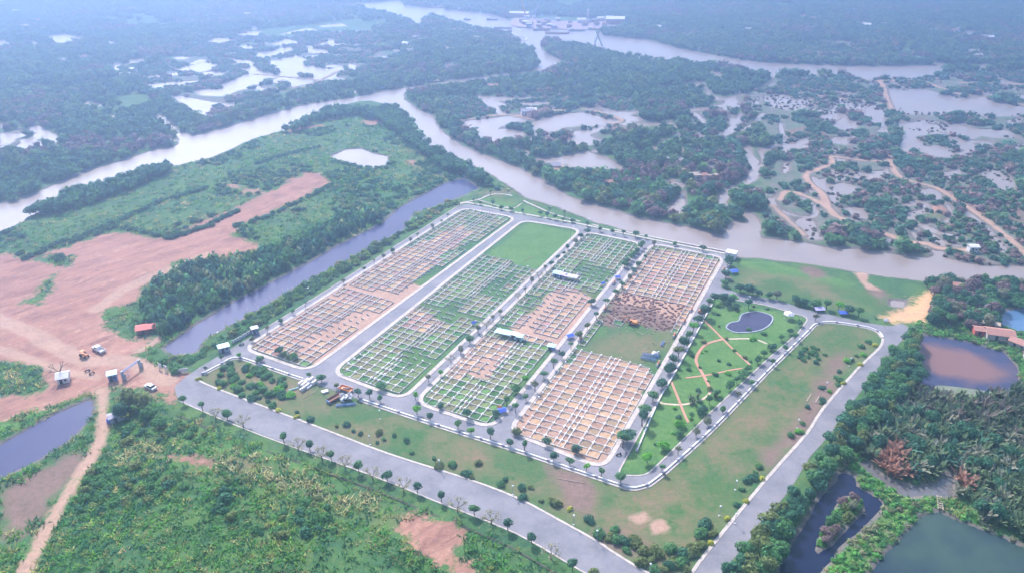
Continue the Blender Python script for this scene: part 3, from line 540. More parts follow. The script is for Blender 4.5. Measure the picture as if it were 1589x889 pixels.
def bake_plots(lst, name, m, lab, hs=1.0):
    g = G()
    for d, c, ang, sx, sy, *_ in lst:
        V, Fs = plot_geo(sx, sy, .38*hs); ca, sa = math.cos(ang), math.sin(ang)
        g.add([(c[0]+x*ca-y*sa, c[1]+x*sa+y*ca, z) for x, y, z in V], Fs)
        x, y = -sx/2+.3, sy/2-.3; g.box(c[0]+x*ca-y*sa, c[1]+x*sa+y*ca, 0, .34, .34, .9*hs, ang)
    o = g.build(name, m); o['kind'] = 'stuff'; tag(o, lab, 'grave plots')
bake_plots(white[300:], 'grave_plots', M['plot'], 'far rows of white-walled grave plots filling the back of all four blocks')
VV = []; CC = []
for d, c, ang, sx, sy, *_ in white[300:]:
    ca, sa = math.cos(ang), math.sin(ang); cc = fill_col(*c)
    for x, y in ((-1, -1), (1, -1), (1, 1), (-1, 1)): x *= sx/2-.16; y *= sy/2-.16; VV.append((c[0]+x*ca-y*sa, c[1]+x*sa+y*ca, .07)); CC.append([q*rnd.uniform(.85, 1.15) for q in cc])
fo = link(bpy.data.objects.new('soil_beds', mesh_np('soil_beds', VV, np.arange(len(VV)).reshape(-1, 4), M['bed'], np.array(CC), k=4)), bpy.data.objects['grave_plots']); fo['kind'] = 'stuff'
g = G(); gs = G()
for d, c, ang, sx, sy, *_ in [p for p in plots if p[6]]:
    for k in range(5):
        t = rnd.uniform(0, 6.28); g.ball((c[0]+math.cos(t)*1.3, c[1]+math.sin(t)*1.2, .05), rnd.uniform(.4, .8), .6, 6, 4)
o = g.build('earth_mounds', M['earth']); o['kind'] = 'stuff'; tag(o, 'rows of dark freshly dug earth mounds in the rightmost block', 'earth mounds')
g = G()
for d, c, ang, sx, sy, *_ in postl:
    ca, sa = math.cos(ang), math.sin(ang)
    for (x, y, q) in ((-sx/2, sy/2, 0), (-sx/2+.5, sy/2, 1)):
        g.box(c[0]+x*ca-y*sa, c[1]+x*sa+y*ca, 0, .4 if q == 0 else 1.1, .3, .75 if q == 0 else .4, ang)
o = g.build('boundary_posts', M['plot']); o['kind'] = 'stuff'; tag(o, 'scattered white corner posts of grave plots overgrown by grass', 'plot posts')

# ------------------------------------------------------------------ foliage
def ico(sub):
    import bmesh
    bm = bmesh.new(); bmesh.ops.create_icosphere(bm, subdivisions=sub, radius=1); V = np.array([v.co[:] for v in bm.verts]); T = np.array([[v.index for v in f.verts] for f in bm.faces]); bm.free(); return V, T
def crown_tmpl(sub, nleaf, seed, flat=.82, ls=.34, blob=.7):
    r = np.random.default_rng(seed); V, T = ico(sub)
    lump = 1 + .22*np.sin(V[:, 0]*3.1+seed)*np.cos(V[:, 1]*2.7+seed*2) + r.normal(0, .07, len(V))
    V = V * lump[:, None] * blob; tint = r.uniform(.75, 1.05, len(V))
    d = r.normal(size=(nleaf, 3)); d[:, 2] = np.abs(d[:, 2])*.95 - .25; d /= np.linalg.norm(d, axis=1)[:, None]
    # several lobes give an uneven outline
    lob = r.normal(size=(5, 3)); lob[:, 2] = np.abs(lob[:, 2]); lob /= np.linalg.norm(lob, axis=1)[:, None]
    rr = .56 + .45*np.max(d @ lob.T, axis=1)**4 + r.uniform(-.15, .28, nleaf)
    c = d * rr[:, None]; e1 = np.cross(d, r.normal(size=d.shape)); e1 /= np.linalg.norm(e1, axis=1)[:, None]; nn = d + r.normal(0, .55, d.shape); e2 = np.cross(nn, e1); e2 /= np.linalg.norm(e2, axis=1)[:, None]
    s = r.uniform(.6, 1.25, nleaf)[:, None]*ls
    LV = np.stack([c+e1*s, c-e1*s*.6+e2*s*.8, c-e1*s*.6-e2*s*.8], 1).reshape(-1, 3)
    lt = np.repeat(r.uniform(.7, 1.7, nleaf), 3)
    T2 = np.arange(3*nleaf).reshape(-1, 3) + len(V)
    VV = np.vstack([V, LV]); VV[:, 2] = VV[:, 2]*flat; return VV, np.vstack([T, T2]), np.concatenate([tint, lt])
def nipa_tmpl(seed, n=16):
    r = np.random.default_rng(seed); V = []; T = []; C = []
    for k in range(n):
        t = r.uniform(0, 6.28); lean = r.uniform(.15, .75); L = r.uniform(.75, 1.2); wd = .1
        prev = None; b0 = np.array([r.normal(0, .08), r.normal(0, .08), 0]); tint = r.uniform(.7, 1.35)
        dirh = np.array([math.cos(t), math.sin(t), 0]); side = np.array([-math.sin(t), math.cos(t), 0])
        for s in range(5):
            u = s/4; p = b0 + dirh*lean*L*u**1.5 + np.array([0, 0, 1])*L*(u-.35*lean*u*u*1.6); ww = wd*(.25+1.6*u*(1.05-u)+.1)
            V += [p-side*ww, p+side*ww+np.array([0, 0, .03])]; C += [tint, tint*1.15]
            if prev is not None:
                i = len(V)-4; T += [(i, i+1, i+3), (i, i+3, i+2)]
            prev = p
    return np.array(V), np.array(T), np.array(C)
def grass_tmpl(seed, n=9):
    r = np.random.default_rng(seed); V = []; T = []; C = []
    for k in range(n):
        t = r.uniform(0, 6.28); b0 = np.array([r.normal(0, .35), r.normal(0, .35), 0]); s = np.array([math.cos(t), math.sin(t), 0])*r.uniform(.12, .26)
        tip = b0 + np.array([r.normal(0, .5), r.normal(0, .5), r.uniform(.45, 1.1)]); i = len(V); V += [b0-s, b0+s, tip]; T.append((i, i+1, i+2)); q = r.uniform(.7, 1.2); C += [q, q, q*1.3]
    return np.array(V), np.array(T), np.array(C)
HI = [crown_tmpl(1, 420, s, ls=.2, blob=.5) for s in range(5)]; MID = [crown_tmpl(1, 100, 20+s, ls=.33, blob=.62) for s in range(6)]; LOW = [crown_tmpl(1, 26, 40+s, ls=.42, blob=.8) for s in range(6)]
NIP = [nipa_tmpl(60+s) for s in range(5)]; GRS = [grass_tmpl(80+s) for s in range(6)]
def bake(name, label, cat, tm, x, y, z, rx, rzv, colr, kind='stuff'):
    n_ = len(x)
    if n_ == 0: return
    which = R.integers(0, len(tm), n_); rot = R.uniform(0, 6.28, n_); VA = []; TA = []; CA = []; off = 0
    for k, (V, T, C) in enumerate(tm):
        m = np.nonzero(which == k)[0]
        if len(m) == 0: continue
        c, s = np.cos(rot[m])[:, None], np.sin(rot[m])[:, None]
        X = (V[None, :, 0]*c - V[None, :, 1]*s)*rx[m][:, None] + x[m][:, None]; Y = (V[None, :, 0]*s + V[None, :, 1]*c)*rx[m][:, None] + y[m][:, None]; Z = V[None, :, 2]*rzv[m][:, None] + z[m][:, None]
        VA.append(np.stack([X, Y, Z], -1).reshape(-1, 3)); TA.append((T[None]+off+np.arange(len(m))[:, None, None]*len(V)).reshape(-1, 3)); off += len(m)*len(V)
        CA.append((colr[m][:, None, :]*C[None, :, None]).reshape(-1, 3))
    me = mesh_np(name, np.vstack(VA), np.vstack(TA), M['leaf'], np.clip(np.vstack(CA), 0, 1)); o = link(bpy.data.objects.new(name, me)); o['kind'] = kind; tag(o, label, cat); return o
def scat(x0, x1, y0, y1, s):
    X, Y = np.meshgrid(np.arange(x0, x1, s), np.arange(y0, y1, s)); X = X.ravel() + R.uniform(-.5, .5, X.size)*s; Y = Y.ravel() + R.uniform(-.5, .5, Y.size)*s; return X, Y
def inview(X, Y, m=60): return (np.abs(X) < .69*(np.hypot(Y, 0)*.883+70)+m) & (Y > 118)
def keep(m, *a): return [q[m] for q in a]
def pal(n_, cols, wts, X=None, Y=None, s=40, seed=1):
    cols = np.array(cols, float)
    if X is not None:
        v = noise(X, Y, s, seed, 2)*.75 + R.uniform(0, 1, n_)*.4 - .07; cw = np.cumsum(wts)/np.sum(wts); srt = np.sort(v); i = np.searchsorted(cw, np.searchsorted(srt, v)/max(n_, 1)); i = np.clip(i, 0, len(cols)-1)
    else: i = R.choice(len(cols), n_, p=np.array(wts)/np.sum(wts))
    return cols[i] * R.uniform(.8, 1.25, (n_, 1))
GRN = [(.055, .13, .065), (.075, .16, .06), (.045, .105, .06), (.11, .17, .07), (.18, .14, .10)]
def inZ(X, Y, px): return inpoly(X, Y, PP(px))
ZWET = [(1150, 150), (1210, 120), (1600, 110), (1600, 425), (1440, 392), (1240, 372), (1190, 350), (1175, 300), (1200, 230)]
ZPOND = [(200, 118), (330, 55), (560, 28), (620, 85), (600, 115), (440, 150), (330, 188), (262, 160)]
# beyond the rivers: woodland
X, Y = scat(-1050, 1050, 290, 1420, 4.7); m = inview(X, Y) & (NRM(X, Y) < -4) & (WAT(X, Y) < -1.6) & (DIRTF(X, Y) < .5); X, Y = keep(m, X, Y)
clear = noise(X, Y, 60, 44, 4); wet = inZ(X, Y, ZWET) | inZ(X, Y, ZPOND); nb_ = WAT(X, Y) > -9
MID_ = [(690, 150), (800, 145), (980, 150), (985, 200), (900, 228), (720, 222)]; MID2 = [(1080, 165), (1150, 160), (1180, 300), (1110, 290), (1050, 215)]
wet = wet | inZ(X, Y, MID_); YARD = inZ(X, Y, [(788, 38), (792, 24), (845, 24), (900, 28), (970, 30), (968, 44), (925, 50), (800, 48)])
m = ((clear < .69) | nb_) & ~YARD & ~wet & ~(inZ(X, Y, MID2) & (noise(X, Y, 16, 33) > .5)); X, Y = keep(m, X, Y); D = np.hypot(X, Y)
rr = R.uniform(1.6, 3.4, len(X))*(1+.6*(noise(X, Y, 30, 71)-.5)); far = D > 520; rr = np.where(D > 700, rr*1.15, rr)
purp = noise(X, Y, 45, 52, 2) > .68
C = pal(len(X), GRN, [3, 3, 3, 2, .6], X, Y, 50, 3); C = np.where(purp[:, None] & (R.uniform(size=len(X)) < .6)[:, None], np.array([.16, .11, .11]), C)
fx = [X, Y, rr, C, D, far]
bake('far_woodland', 'hazy woodland covering the plain beyond the rivers', 'woodland', LOW, X[far], Y[far], HGT(X[far], Y[far]) + rr[far]*.75, rr[far]*1.12, rr[far]*1.25, C[far])
nearI = np.nonzero(~far)[0]; nearI = nearI[np.argsort(D[nearI])]; solo = nearI[:300]; rest = nearI[300:]
bake('riverside_woodland', 'dense mangrove woodland on the flats behind the river bank', 'woodland', MID, X[rest], Y[rest], HGT(X[rest], Y[rest]) + rr[rest]*.7, rr[rest]*1.1, rr[rest]*1.25, C[rest])
# shared tree meshes
def crown_mesh(tm, tint, k, name='crown'):
    V, T, Cc = tm; return mesh_np(name, V, T, M['leaf'], np.clip(np.array(tint)[None]*Cc[:, None], 0, 1))
def trunk_mesh(seed, h=1.0, limbs=4):
    r = random.Random(seed); g = G(); g.tube((0, 0, 0), (.03, .02, .62*h), .055, .035)
    for k in range(limbs):
        t = k*6.28/limbs + r.random(); g.tube((.03, .02, .5*h), (math.cos(t)*.25, math.sin(t)*.25, .85*h), .03, .012, 5)
    me = bpy.data.meshes.new('trunk'); me.from_pydata(g.V, [], g.F); me.materials.append(M['bark']); return me
TR = [trunk_mesh(s) for s in range(3)]
TINT = {'dark': (.05, .135, .075), 'mid': (.08, .19, .07), 'olive': (.135, .17, .06), 'bright': (.12, .32, .04), 'grey': (.17, .18, .11), 'rust': (.34, .14, .09), 'plum': (.19, .13, .13)}
CR = {k: [crown_mesh(HI[(i*2+j) % 5], v, i) for i in range(3)] for j, (k, v) in enumerate(TINT.items())}
CRM = {k: [crown_mesh(MID[(i*2+j) % 6], v, i) for i in range(3)] for j, (k, v) in enumerate(TINT.items())}
def tree(name, label, cat, x, y, h, cr, tint, group=None, hi=True, z=None):
    z = float(HGT(x, y)) if z is None else z
    t = thing(name, label, cat, (x, y, z), rnd.uniform(0, 6.28), group)
    a = link(bpy.data.objects.new('trunk', rnd.choice(TR)), t); a.scale = (h*.8, h*.8, h*.75)
    c = link(bpy.data.objects.new('crown', rnd.choice((CR if hi else CRM)[tint])), t); c.location.z = h - cr*.78; c.scale = (cr*rnd.uniform(.75, 1.2), cr*rnd.uniform(.75, 1.2), cr*rnd.uniform(.8, 1.25)); c.rotation_euler = (rnd.uniform(-.25, .25), rnd.uniform(-.25, .25), rnd.uniform(0, 6)); return t
def bush(name, label, cat, x, y, r_, tint, group=None, hi=True, flat=.8):
    o = bpy.data.objects.new(name, rnd.choice((CR if hi else CRM)[tint])); COL.objects.link(o); o.location = (x, y, float(HGT(x, y)) + r_*.25); o.rotation_euler.z = rnd.uniform(0, 6.28)
    o.scale = (r_*rnd.uniform(.85, 1.2), r_*rnd.uniform(.85, 1.2), r_*flat*rnd.uniform(.85, 1.2)); return tag(o, label, cat, group)
for i in solo:
    tint = 'plum' if purp[i] and R.uniform() < .5 else rnd.choice(['dark', 'mid', 'dark', 'olive', 'mid'])
    lab = {'plum': 'brownish purple mangrove tree in the thick growth on the far river bank', 'dark': 'dark green mangrove tree in the thick growth on the far river bank', 'mid': 'mid green mangrove tree in the thick growth on the far river bank', 'olive': 'pale olive mangrove tree in the thick growth on the far river bank'}[tint]
    tree('mangrove_tree', lab, 'mangrove tree', X[i], Y[i], rr[i]*1.75, rr[i]*1.15, tint, 'mangrove trees on the far river bank', hi=False)
# wetland scrub
X, Y = scat(-800, 900, 300, 900, 3.3); m = inview(X, Y) & (NRM(X, Y) < -3) & (inZ(X, Y, ZWET) | inZ(X, Y, ZPOND) | inZ(X, Y, MID_) | inZ(X, Y, MID2)) & (WAT(X, Y) < -.3) & (DIRTF(X, Y) < -1.4); X, Y = keep(m, X, Y)
m = noise(X, Y, 26, 61, 3) > .37; X, Y = keep(m, X, Y); rr = R.uniform(.9, 2.4, len(X))*(.6+.8*noise(X, Y, 20, 64)) * (1 + (noise(X, Y, 30, 62) > .62)*.7)
C = pal(len(X), [(.06, .15, .085), (.2, .14, .13), (.1, .18, .085), (.25, .17, .155), (.05, .13, .08)], [3.4, 1.8, 2.4, 1.0, 3], X, Y, 38, 8)
bake('wetland_scrub', 'low brown and green scrub over the ponds and dikes', 'scrub', LOW, X, Y, HGT(X, Y) + rr*.35, rr*1.1, rr, C)
# bushes standing in the marsh water
X, Y = scat(-800, 900, 300, 900, 4.0); m = inview(X, Y) & (NRM(X, Y) < -6) & (WAT(X, Y) > .2) & (WAT(X, Y) < 9) & (inZ(X, Y, ZWET)) & (noise(X, Y, 18, 66) > .56) & (Y > 300); X, Y = keep(m, X, Y)
m = ~inpoly(X, Y, grow(riv, 0)) ; X, Y = keep(m, X, Y); rr = R.uniform(.5, 1.5, len(X)); C = pal(len(X), [(.1, .1, .07), (.15, .11, .1), (.07, .09, .06)], [2, 2, 2])
bake('marsh_tussocks', 'dark tussocks standing in the shallow ponds', 'tussocks', LOW, X, Y, -.45 + rr*.2, rr, rr*.9, C)

# our side: tall grass and shrubs
SITEPOLY = grow(SITE_OUT, 1.5)
TRACK = sdf
BIG = [(240, 560), (300, 548), (470, 440), (700, 310), (712, 318), (600, 392), (511, 449), (400, 517), (350, 548), (290, 582), (262, 578)]
REED = [(250, 528), (330, 475), (420, 430), (500, 385), (560, 352), (592, 340), (560, 325), (450, 380), (380, 398), (300, 415), (232, 445), (222, 480), (240, 510)]
BANK1 = [(40, 340), (110, 303), (200, 272), (265, 258), (262, 272), (200, 296), (90, 332)]
TIP = [(440, 206), (470, 192), (543, 162), (576, 158), (614, 170), (650, 202), (665, 230), (700, 250), (770, 288), (762, 292), (690, 266), (640, 230), (600, 196), (560, 180), (500, 188), (455, 208)]
BELT = [(1418, 513), (1392, 545), (1366, 579), (1336, 616), (1312, 647), (1297, 674), (1264, 710), (1233, 762), (1196, 806), (1127, 891), (1118, 960), (1190, 960), (1200, 885), (1240, 800), (1268, 762), (1292, 728), (1335, 700), (1350, 660), (1395, 625), (1425, 605), (1424, 545)]
NIPA = [(1345, 650), (1425, 608), (1500, 622), (1589, 604), (1700, 600), (1700, 900), (1600, 848), (1545, 822), (1480, 775), (1478, 730), (1459, 735), (1400, 752), (1365, 735), (1345, 712)]
NE = [(1440, 446), (1475, 424), (1560, 436), (1650, 445), (1650, 478), (1556, 478), (1545, 500), (1530, 512), (1440, 502), (1450, 475)]
PLANTED = [BIG, REED, BANK1, TIP, BELT, NIPA, NE]
X, Y = scat(-420, 330, 122, 560, 1.25)
m = inview(X, Y, 12) & (NRM(X, Y) > 1) & (WAT(X, Y) < -.6) & (DIRTF(X, Y) < -.2); X, Y = keep(m, X, Y)
m = ~inpoly(X, Y, grow(SITE_OUT, 4.2)) & ~inZ(X, Y, [(0, 765), (130, 695), (132, 715), (60, 800), (0, 832)]) & ~inZ(X, Y, NE) & ~inZ(X, Y, NIPA) & ~inZ(X, Y, BELT) & ~inZ(X, Y, [(712, 322), (720, 300), (765, 296), (800, 300), (863, 320), (1140, 398), (1460, 440), (1420, 500), (1250, 485), (1120, 450)]); X, Y = keep(m, X, Y)
m = (R.uniform(size=len(X)) < np.where(Y > 225, .30, .62)*np.where(noise(X, Y, 15, 78, 3) > .5, 1, .45)); X, Y = keep(m, X, Y)
hgt = R.uniform(.6, 1.2, len(X))*(.55 + .9*noise(X, Y, 18, 77)); C = pal(len(X), [(.05, .15, .065), (.3, .29, .14), (.08, .24, .06), (.14, .28, .06), (.26, .28, .11), (.05, .15, .085), (.38, .33, .18)], [3, .9, 3, 2.5, 1.6, 3, .5], X, Y, 24, 12)
band = inZ(X, Y, [(330, 690), (400, 705), (500, 740), (650, 800), (640, 812), (560, 800), (440, 760), (320, 725)]) | inZ(X, Y, [(170, 700), (240, 680), (250, 705), (190, 730)]); C = np.where(band[:, None] & (R.uniform(size=len(X)) < .6)[:, None], np.array([.42, .38, .2])*R.uniform(.8, 1.2, (len(X), 1)), C*np.array([1.2, 1.12, 1.0])); hgt = hgt*np.where(band, 1.25, 1)
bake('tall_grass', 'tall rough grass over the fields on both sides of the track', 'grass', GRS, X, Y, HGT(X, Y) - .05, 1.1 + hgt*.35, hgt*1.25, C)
X, Y = scat(-420, 140, 122, 560, 2.7)
m = inview(X, Y, 10) & (NRM(X, Y) > 2) & (WAT(X, Y) < -1) & (DIRTF(X, Y) < -1) & ~inpoly(X, Y, grow(SITE_OUT, 4)); X, Y = keep(m, X, Y)
nn_ = noise(X, Y, 22, 83, 3); big = inZ(X, Y, BIG) | inZ(X, Y, REED); bank = inZ(X, Y, BANK1) | inZ(X, Y, TIP)
NEF = [(1120, 395), (1460, 435), (1440, 505), (1390, 500), (1120, 455)]
SHZ = inZ(X, Y, [(340, 750), (430, 735), (520, 785), (520, 830), (400, 835), (330, 800)]) | inZ(X, Y, [(200, 640), (300, 652), (335, 690), (270, 705), (190, 690)]) | inZ(X, Y, [(120, 735), (200, 715), (290, 755), (170, 800), (110, 790)])
m = ((np.where(Y < 240, SHZ & (nn_ > .38), nn_ > .60) & (R.uniform(size=len(X)) < .75)) | big) & ~bank & ~inZ(X, Y, NEF) & ~inZ(X, Y, [(0, 755), (140, 690), (70, 800), (0, 838)]) & ~inZ(X, Y, [(712, 322), (720, 300), (765, 296), (800, 300), (863, 320), (1140, 398), (1100, 390)]); X, Y = keep(m, X, Y)
rr = R.uniform(.7, 1.6, len(X)); rd = inZ(X, Y, REED); bg_ = inZ(X, Y, BIG); rr = np.where(rd, rr*1.45, rr); rr = np.where(bg_, rr*1.15, rr)
C = pal(len(X), [(.05, .14, .075), (.065, .17, .06), (.1, .2, .06), (.19, .22, .11), (.045, .12, .075)], [3, 3, 2, 1.4, 3], X, Y, 20, 15); C = np.where(bg_[:, None], C*np.array([1.5, 1.15, .9]), C)
for hl, st in (([(45, 399), (100, 375), (176, 348), (252, 312), (325, 292)], 1.3), ([(262, 371), (320, 352), (373, 326)], 1.3), ([(400, 254), (445, 240), (496, 228)], 1.5), ([(100, 380), (180, 352), (265, 372)], 2.2), ([(365, 352), (420, 335), (470, 310), (520, 284)], 2.4), ([(600, 262), (560, 262), (515, 250)], 2.6), ([(650, 280), (690, 262), (740, 268)], 1.8)):
    hp = np.array(PP(hl)); ex = []
    for a_, b2 in zip(hp[:-1], hp[1:]):
        k2 = int(np.hypot(*(b2-a_))/st); ex += [a_+(b2-a_)*(q_/max(k2, 1)) + R.normal(0, .7, 2) for q_ in range(k2)]
    ex = np.array(ex); X = np.concatenate([X, ex[:, 0]]); Y = np.concatenate([Y, ex[:, 1]]); rr = np.concatenate([rr, R.uniform(.9, 1.7, len(ex))]); rd = np.concatenate([rd, np.zeros(len(ex), bool)]); C = np.vstack([C, np.array([(.05, .13, .07)])*R.uniform(.8, 1.3, (len(ex), 1))])
D = np.hypot(X, Y); order = np.argsort(D); s3 = order[:150]; rs = order[150:]
bake('shrub_thicket', 'shrubs and reeds over the left fields and along the canal', 'shrubs', MID, X[rs], Y[rs], HGT(X[rs], Y[rs]) + rr[rs]*.35, rr[rs]*1.15, rr[rs]*np.where(rd[rs], 2.5, .95), C[rs])
for i in s3:
    tn = rnd.choice(['dark', 'mid', 'mid', 'olive']); bush('shrub', {'dark': 'dark green', 'mid': 'green', 'olive': 'yellowish green'}[tn] + ' leafy shrub among the tall grass in the near left field', 'shrub', X[i], Y[i], rr[i]*1.1, tn, 'shrubs in the near left field', hi=False)
# bank trees on our side
X, Y = scat(-420, 30, 300, 560, 3.6); m = (inZ(X, Y, BANK1) | inZ(X, Y, TIP)) & (WAT(X, Y) < -1); X, Y = keep(m, X, Y)
for x, y in list(zip(X, Y)):
    left = x < -150; tn = rnd.choice(['dark', 'mid', 'dark'])
    tree('bank_tree', f'{"dark" if tn == "dark" else "mid"} green tree ' + ('in the row along the left river bank behind the grass fields' if left else 'in the belt round the river fork tip of the left fields'), 'tree', x, y, rnd.uniform(4.2, 6.2), rnd.uniform(2.1, 3.2), tn, 'trees on the near river banks', hi=False)
# belt beside the right road
def zone_trees(px, s, hr, rr_, tints, name, lab, cat, grp, nmax=300, hi=True):
    p = np.array(PP(px)); X, Y = scat(p[:, 0].min(), p[:, 0].max(), p[:, 1].min(), p[:, 1].max(), s); m = inpoly(X, Y, p) & (WAT(X, Y) < -.5) & inview(X, Y, 8) & ~inpoly(X, Y, grow(SITE_OUT, 1.2)); X, Y = keep(m, X, Y)
    for x, y in list(zip(X, Y))[:nmax]:
        tn = rnd.choice(tints); cn = {'dark': 'dark green', 'mid': 'mid green', 'olive': 'olive green', 'bright': 'bright green', 'rust': 'rust brown', 'plum': 'purplish brown', 'grey': 'grey green'}[tn]
        tree(name, cn + ' ' + lab, cat, x, y, rnd.uniform(*hr), rnd.uniform(*rr_), tn, grp, hi)
zone_trees(BELT, 3.0, (3.2, 5.2), (1.7, 2.6), ['dark', 'mid', 'dark', 'mid', 'olive'], 'roadside_tree', 'tree in the dense belt along the right side of the right road', 'tree', 'trees in the belt beside the right road', 290)
zone_trees(NE, 3.4, (3, 5.4), (1.8, 2.9), ['dark', 'mid', 'plum', 'grey', 'dark'], 'thicket_tree', 'tree in the thicket beyond the orange spoil heap', 'tree', 'trees in the thicket beyond the spoil heap')
zone_trees(ISLE_A, 2.4, (1.6, 2.6), (1.1, 1.7), ['olive', 'mid', 'plum', 'grey'], 'islet_shrub', 'shrub on the islet in the dark narrow pond', 'shrub', 'shrubs on the pond islet')
# nipa palms
NPM = {}
for k, tint in (('green', (.12, .17, .085)), ('grey', (.22, .22, .16)), ('rust', (.32, .17, .12)), ('teal', (.065, .15, .10))):
    NPM[k] = [mesh_np('nipa_palm', V, T, M['leaf'], np.clip(np.array(tint)[None]*C_[:, None], 0, 1)) for V, T, C_ in NIP]
p = np.array(PP(NIPA)); X, Y = scat(p[:, 0].min(), p[:, 0].max(), p[:, 1].min(), p[:, 1].max(), 2.6); m = inpoly(X, Y, p) & (WAT(X, Y) < -.2) & inview(X, Y, 12); X, Y = keep(m, X, Y); pts_ = sorted(zip(X, Y), key=lambda q: math.hypot(*q))
for i, (x, y) in enumerate(pts_[:300]):
    rz_ = bool(inZ(x, y, [(1352, 712), (1362, 690), (1400, 690), (1410, 745), (1385, 755)])) or bool(inZ(x, y, [(1475, 755), (1490, 735), (1512, 760), (1500, 785)]))
    tn = 'rust' if rz_ and rnd.random() < .75 else rnd.choice(['green', 'grey', 'green', 'teal'])
    if tn == 'teal' and rnd.random() < .4:
        tree('swamp_tree', 'round dark tree among the palm clumps of the lower right swamp', 'tree', x, y, 4.2, 2.2, 'dark', 'trees among the palm clumps'); continue
    o = bpy.data.objects.new('nipa_palm', rnd.choice(NPM[tn])); COL.objects.link(o); o.location = (x, y, float(HGT(x, y))-.2); s = rnd.uniform(3.6, 5.4); o.scale = (s, s, s*.9); o.rotation_euler.z = rnd.uniform(0, 6.28)
    tag(o, {'rust': 'withered rust-red palm clump in the lower right swamp', 'green': 'green palm clump with arching fronds in the lower right swamp', 'grey': 'greyish palm clump with arching fronds in the lower right swamp', 'teal': 'blue-green palm clump with arching fronds in the lower right swamp'}[tn], 'palm clump', 'palm clumps in the lower right swamp')
if len(pts_) > 300:
    q = np.array(pts_[300:]); s = R.uniform(3.6, 5, len(q)); bake('palm_thicket', 'palm thicket continuing at the back of the swamp', 'palms', NIP, q[:, 0], q[:, 1], HGT(q[:, 0], q[:, 1])-.2, s, s, pal(len(q), [(.08, .12, .06), (.13, .14, .1), (.16, .13, .11)], [3, 2, 1]))
# pond-edge grass and herbs (our side)
X, Y = scat(60, 330, 118, 300, 1.5); m = inview(X, Y, 8) & (WAT(X, Y) < -.3) & ~inpoly(X, Y, SITEPOLY) & ~inZ(X, Y, NIPA) & ~inZ(X, Y, BELT) & (NRM(X, Y) > 1) & (DIRTF(X, Y) < 0) & (inZ(X, Y, [(1230, 960), (1300, 730), (1340, 700), (1700, 770), (1700, 960)]) | inZ(X, Y, [(1420, 500), (1600, 500), (1600, 640), (1420, 640)])); X, Y = keep(m, X, Y)
h_ = R.uniform(.4, 1.1, len(X)); bake('pond_bank_herbs', 'bright low herbs on the banks between the lower right ponds', 'herbs', LOW, X, Y, HGT(X, Y)+h_*.15, h_*1.2, h_*.8, pal(len(X), [(.1, .27, .06), (.16, .26, .08), (.07, .19, .06), (.2, .2, .11)], [3, 2, 2, 1.0], X, Y, 14, 5))

X, Y = scat(-10, 90, 195, 300, 1.6); m = inpoly(X, Y, RUB) & (noise(X, Y, 6, 17) > .5) & (R.uniform(size=len(X)) < .35); X, Y = keep(m, X, Y); h_ = R.uniform(.12, .4, len(X))
bake('rubble', 'pale broken rubble strewn over the grassy gap in the rightmost block', 'rubble', [(ico(1)[0], ico(1)[1], np.ones(12))], X, Y, h_*.3, h_, h_*.6, pal(len(X), [(.6, .55, .5), (.45, .38, .33)], [1, 1]))
# ------------------------------------------------------------------ planted trees
def ordinal(k): return ['first', 'second', 'third', 'fourth', 'fifth', 'sixth', 'seventh', 'eighth', 'ninth', 'tenth', 'eleventh', 'twelfth', 'thirteenth', 'fourteenth', 'fifteenth', 'sixteenth', 'seventeenth', 'eighteenth', 'nineteenth', 'twentieth', 'twenty-first', 'twenty-second', 'twenty-third', 'twenty-fourth', 'twenty-fifth'][k]
BARE = []
for s in range(3):
    r = random.Random(90+s); g = G(); g.tube((0, 0, 0), (.02, 0, .3), .035, .028)
    tips = []
    def br(a, d, L, rr_, dep):
        b_ = a + d*L; g.tube(a, b_, rr_, rr_*.6, 4)
        if dep == 0: tips.append(b_); return
        for _ in range(3): br(b_, (d + Vector((r.uniform(-.8, .8), r.uniform(-.8, .8), r.uniform(-.1, .6)))).normalized(), L*.68, rr_*.55, dep-1)
    for k in range(4): t = k*1.57+r.random(); br(Vector((.02, 0, .27)), Vector((math.cos(t), math.sin(t), .9)).normalized(), .24, .022, 2)
    tm = bpy.data.meshes.new('branches'); tm.from_pydata(g.V, [], g.F); tm.materials.append(M['bark'])
    LV = []; rn = np.random.default_rng(s)
    for t in tips:
        for _ in range(9):
            c = np.array(t[:]) + rn.normal(0, .06, 3); e = rn.normal(0, .035, (2, 3)); LV += [c, c+e[0], c+e[1]]
    LV = np.array(LV); lm = mesh_np('leaves', LV, np.arange(len(LV)).reshape(-1, 3), M['leaf'], np.array((.33, .31, .19))[None]*np.repeat(rn.uniform(.6, 1.3, len(LV)//3), 3)[:, None]); BARE.append((tm, lm))
def bare_tree(name, label, x, y, h, leaves=True, grp=None):
    t = thing(name, label, 'tree', (x, y, float(HGT(x, y))), rnd.uniform(0, 6.28), grp); tm, lm = rnd.choice(BARE)
    a = link(bpy.data.objects.new('branches', tm), t); a.scale = (h*1.25, h*1.25, h)
    if leaves: c = link(bpy.data.objects.new('leaves', lm), t); c.scale = (h*1.25, h*1.25, h)
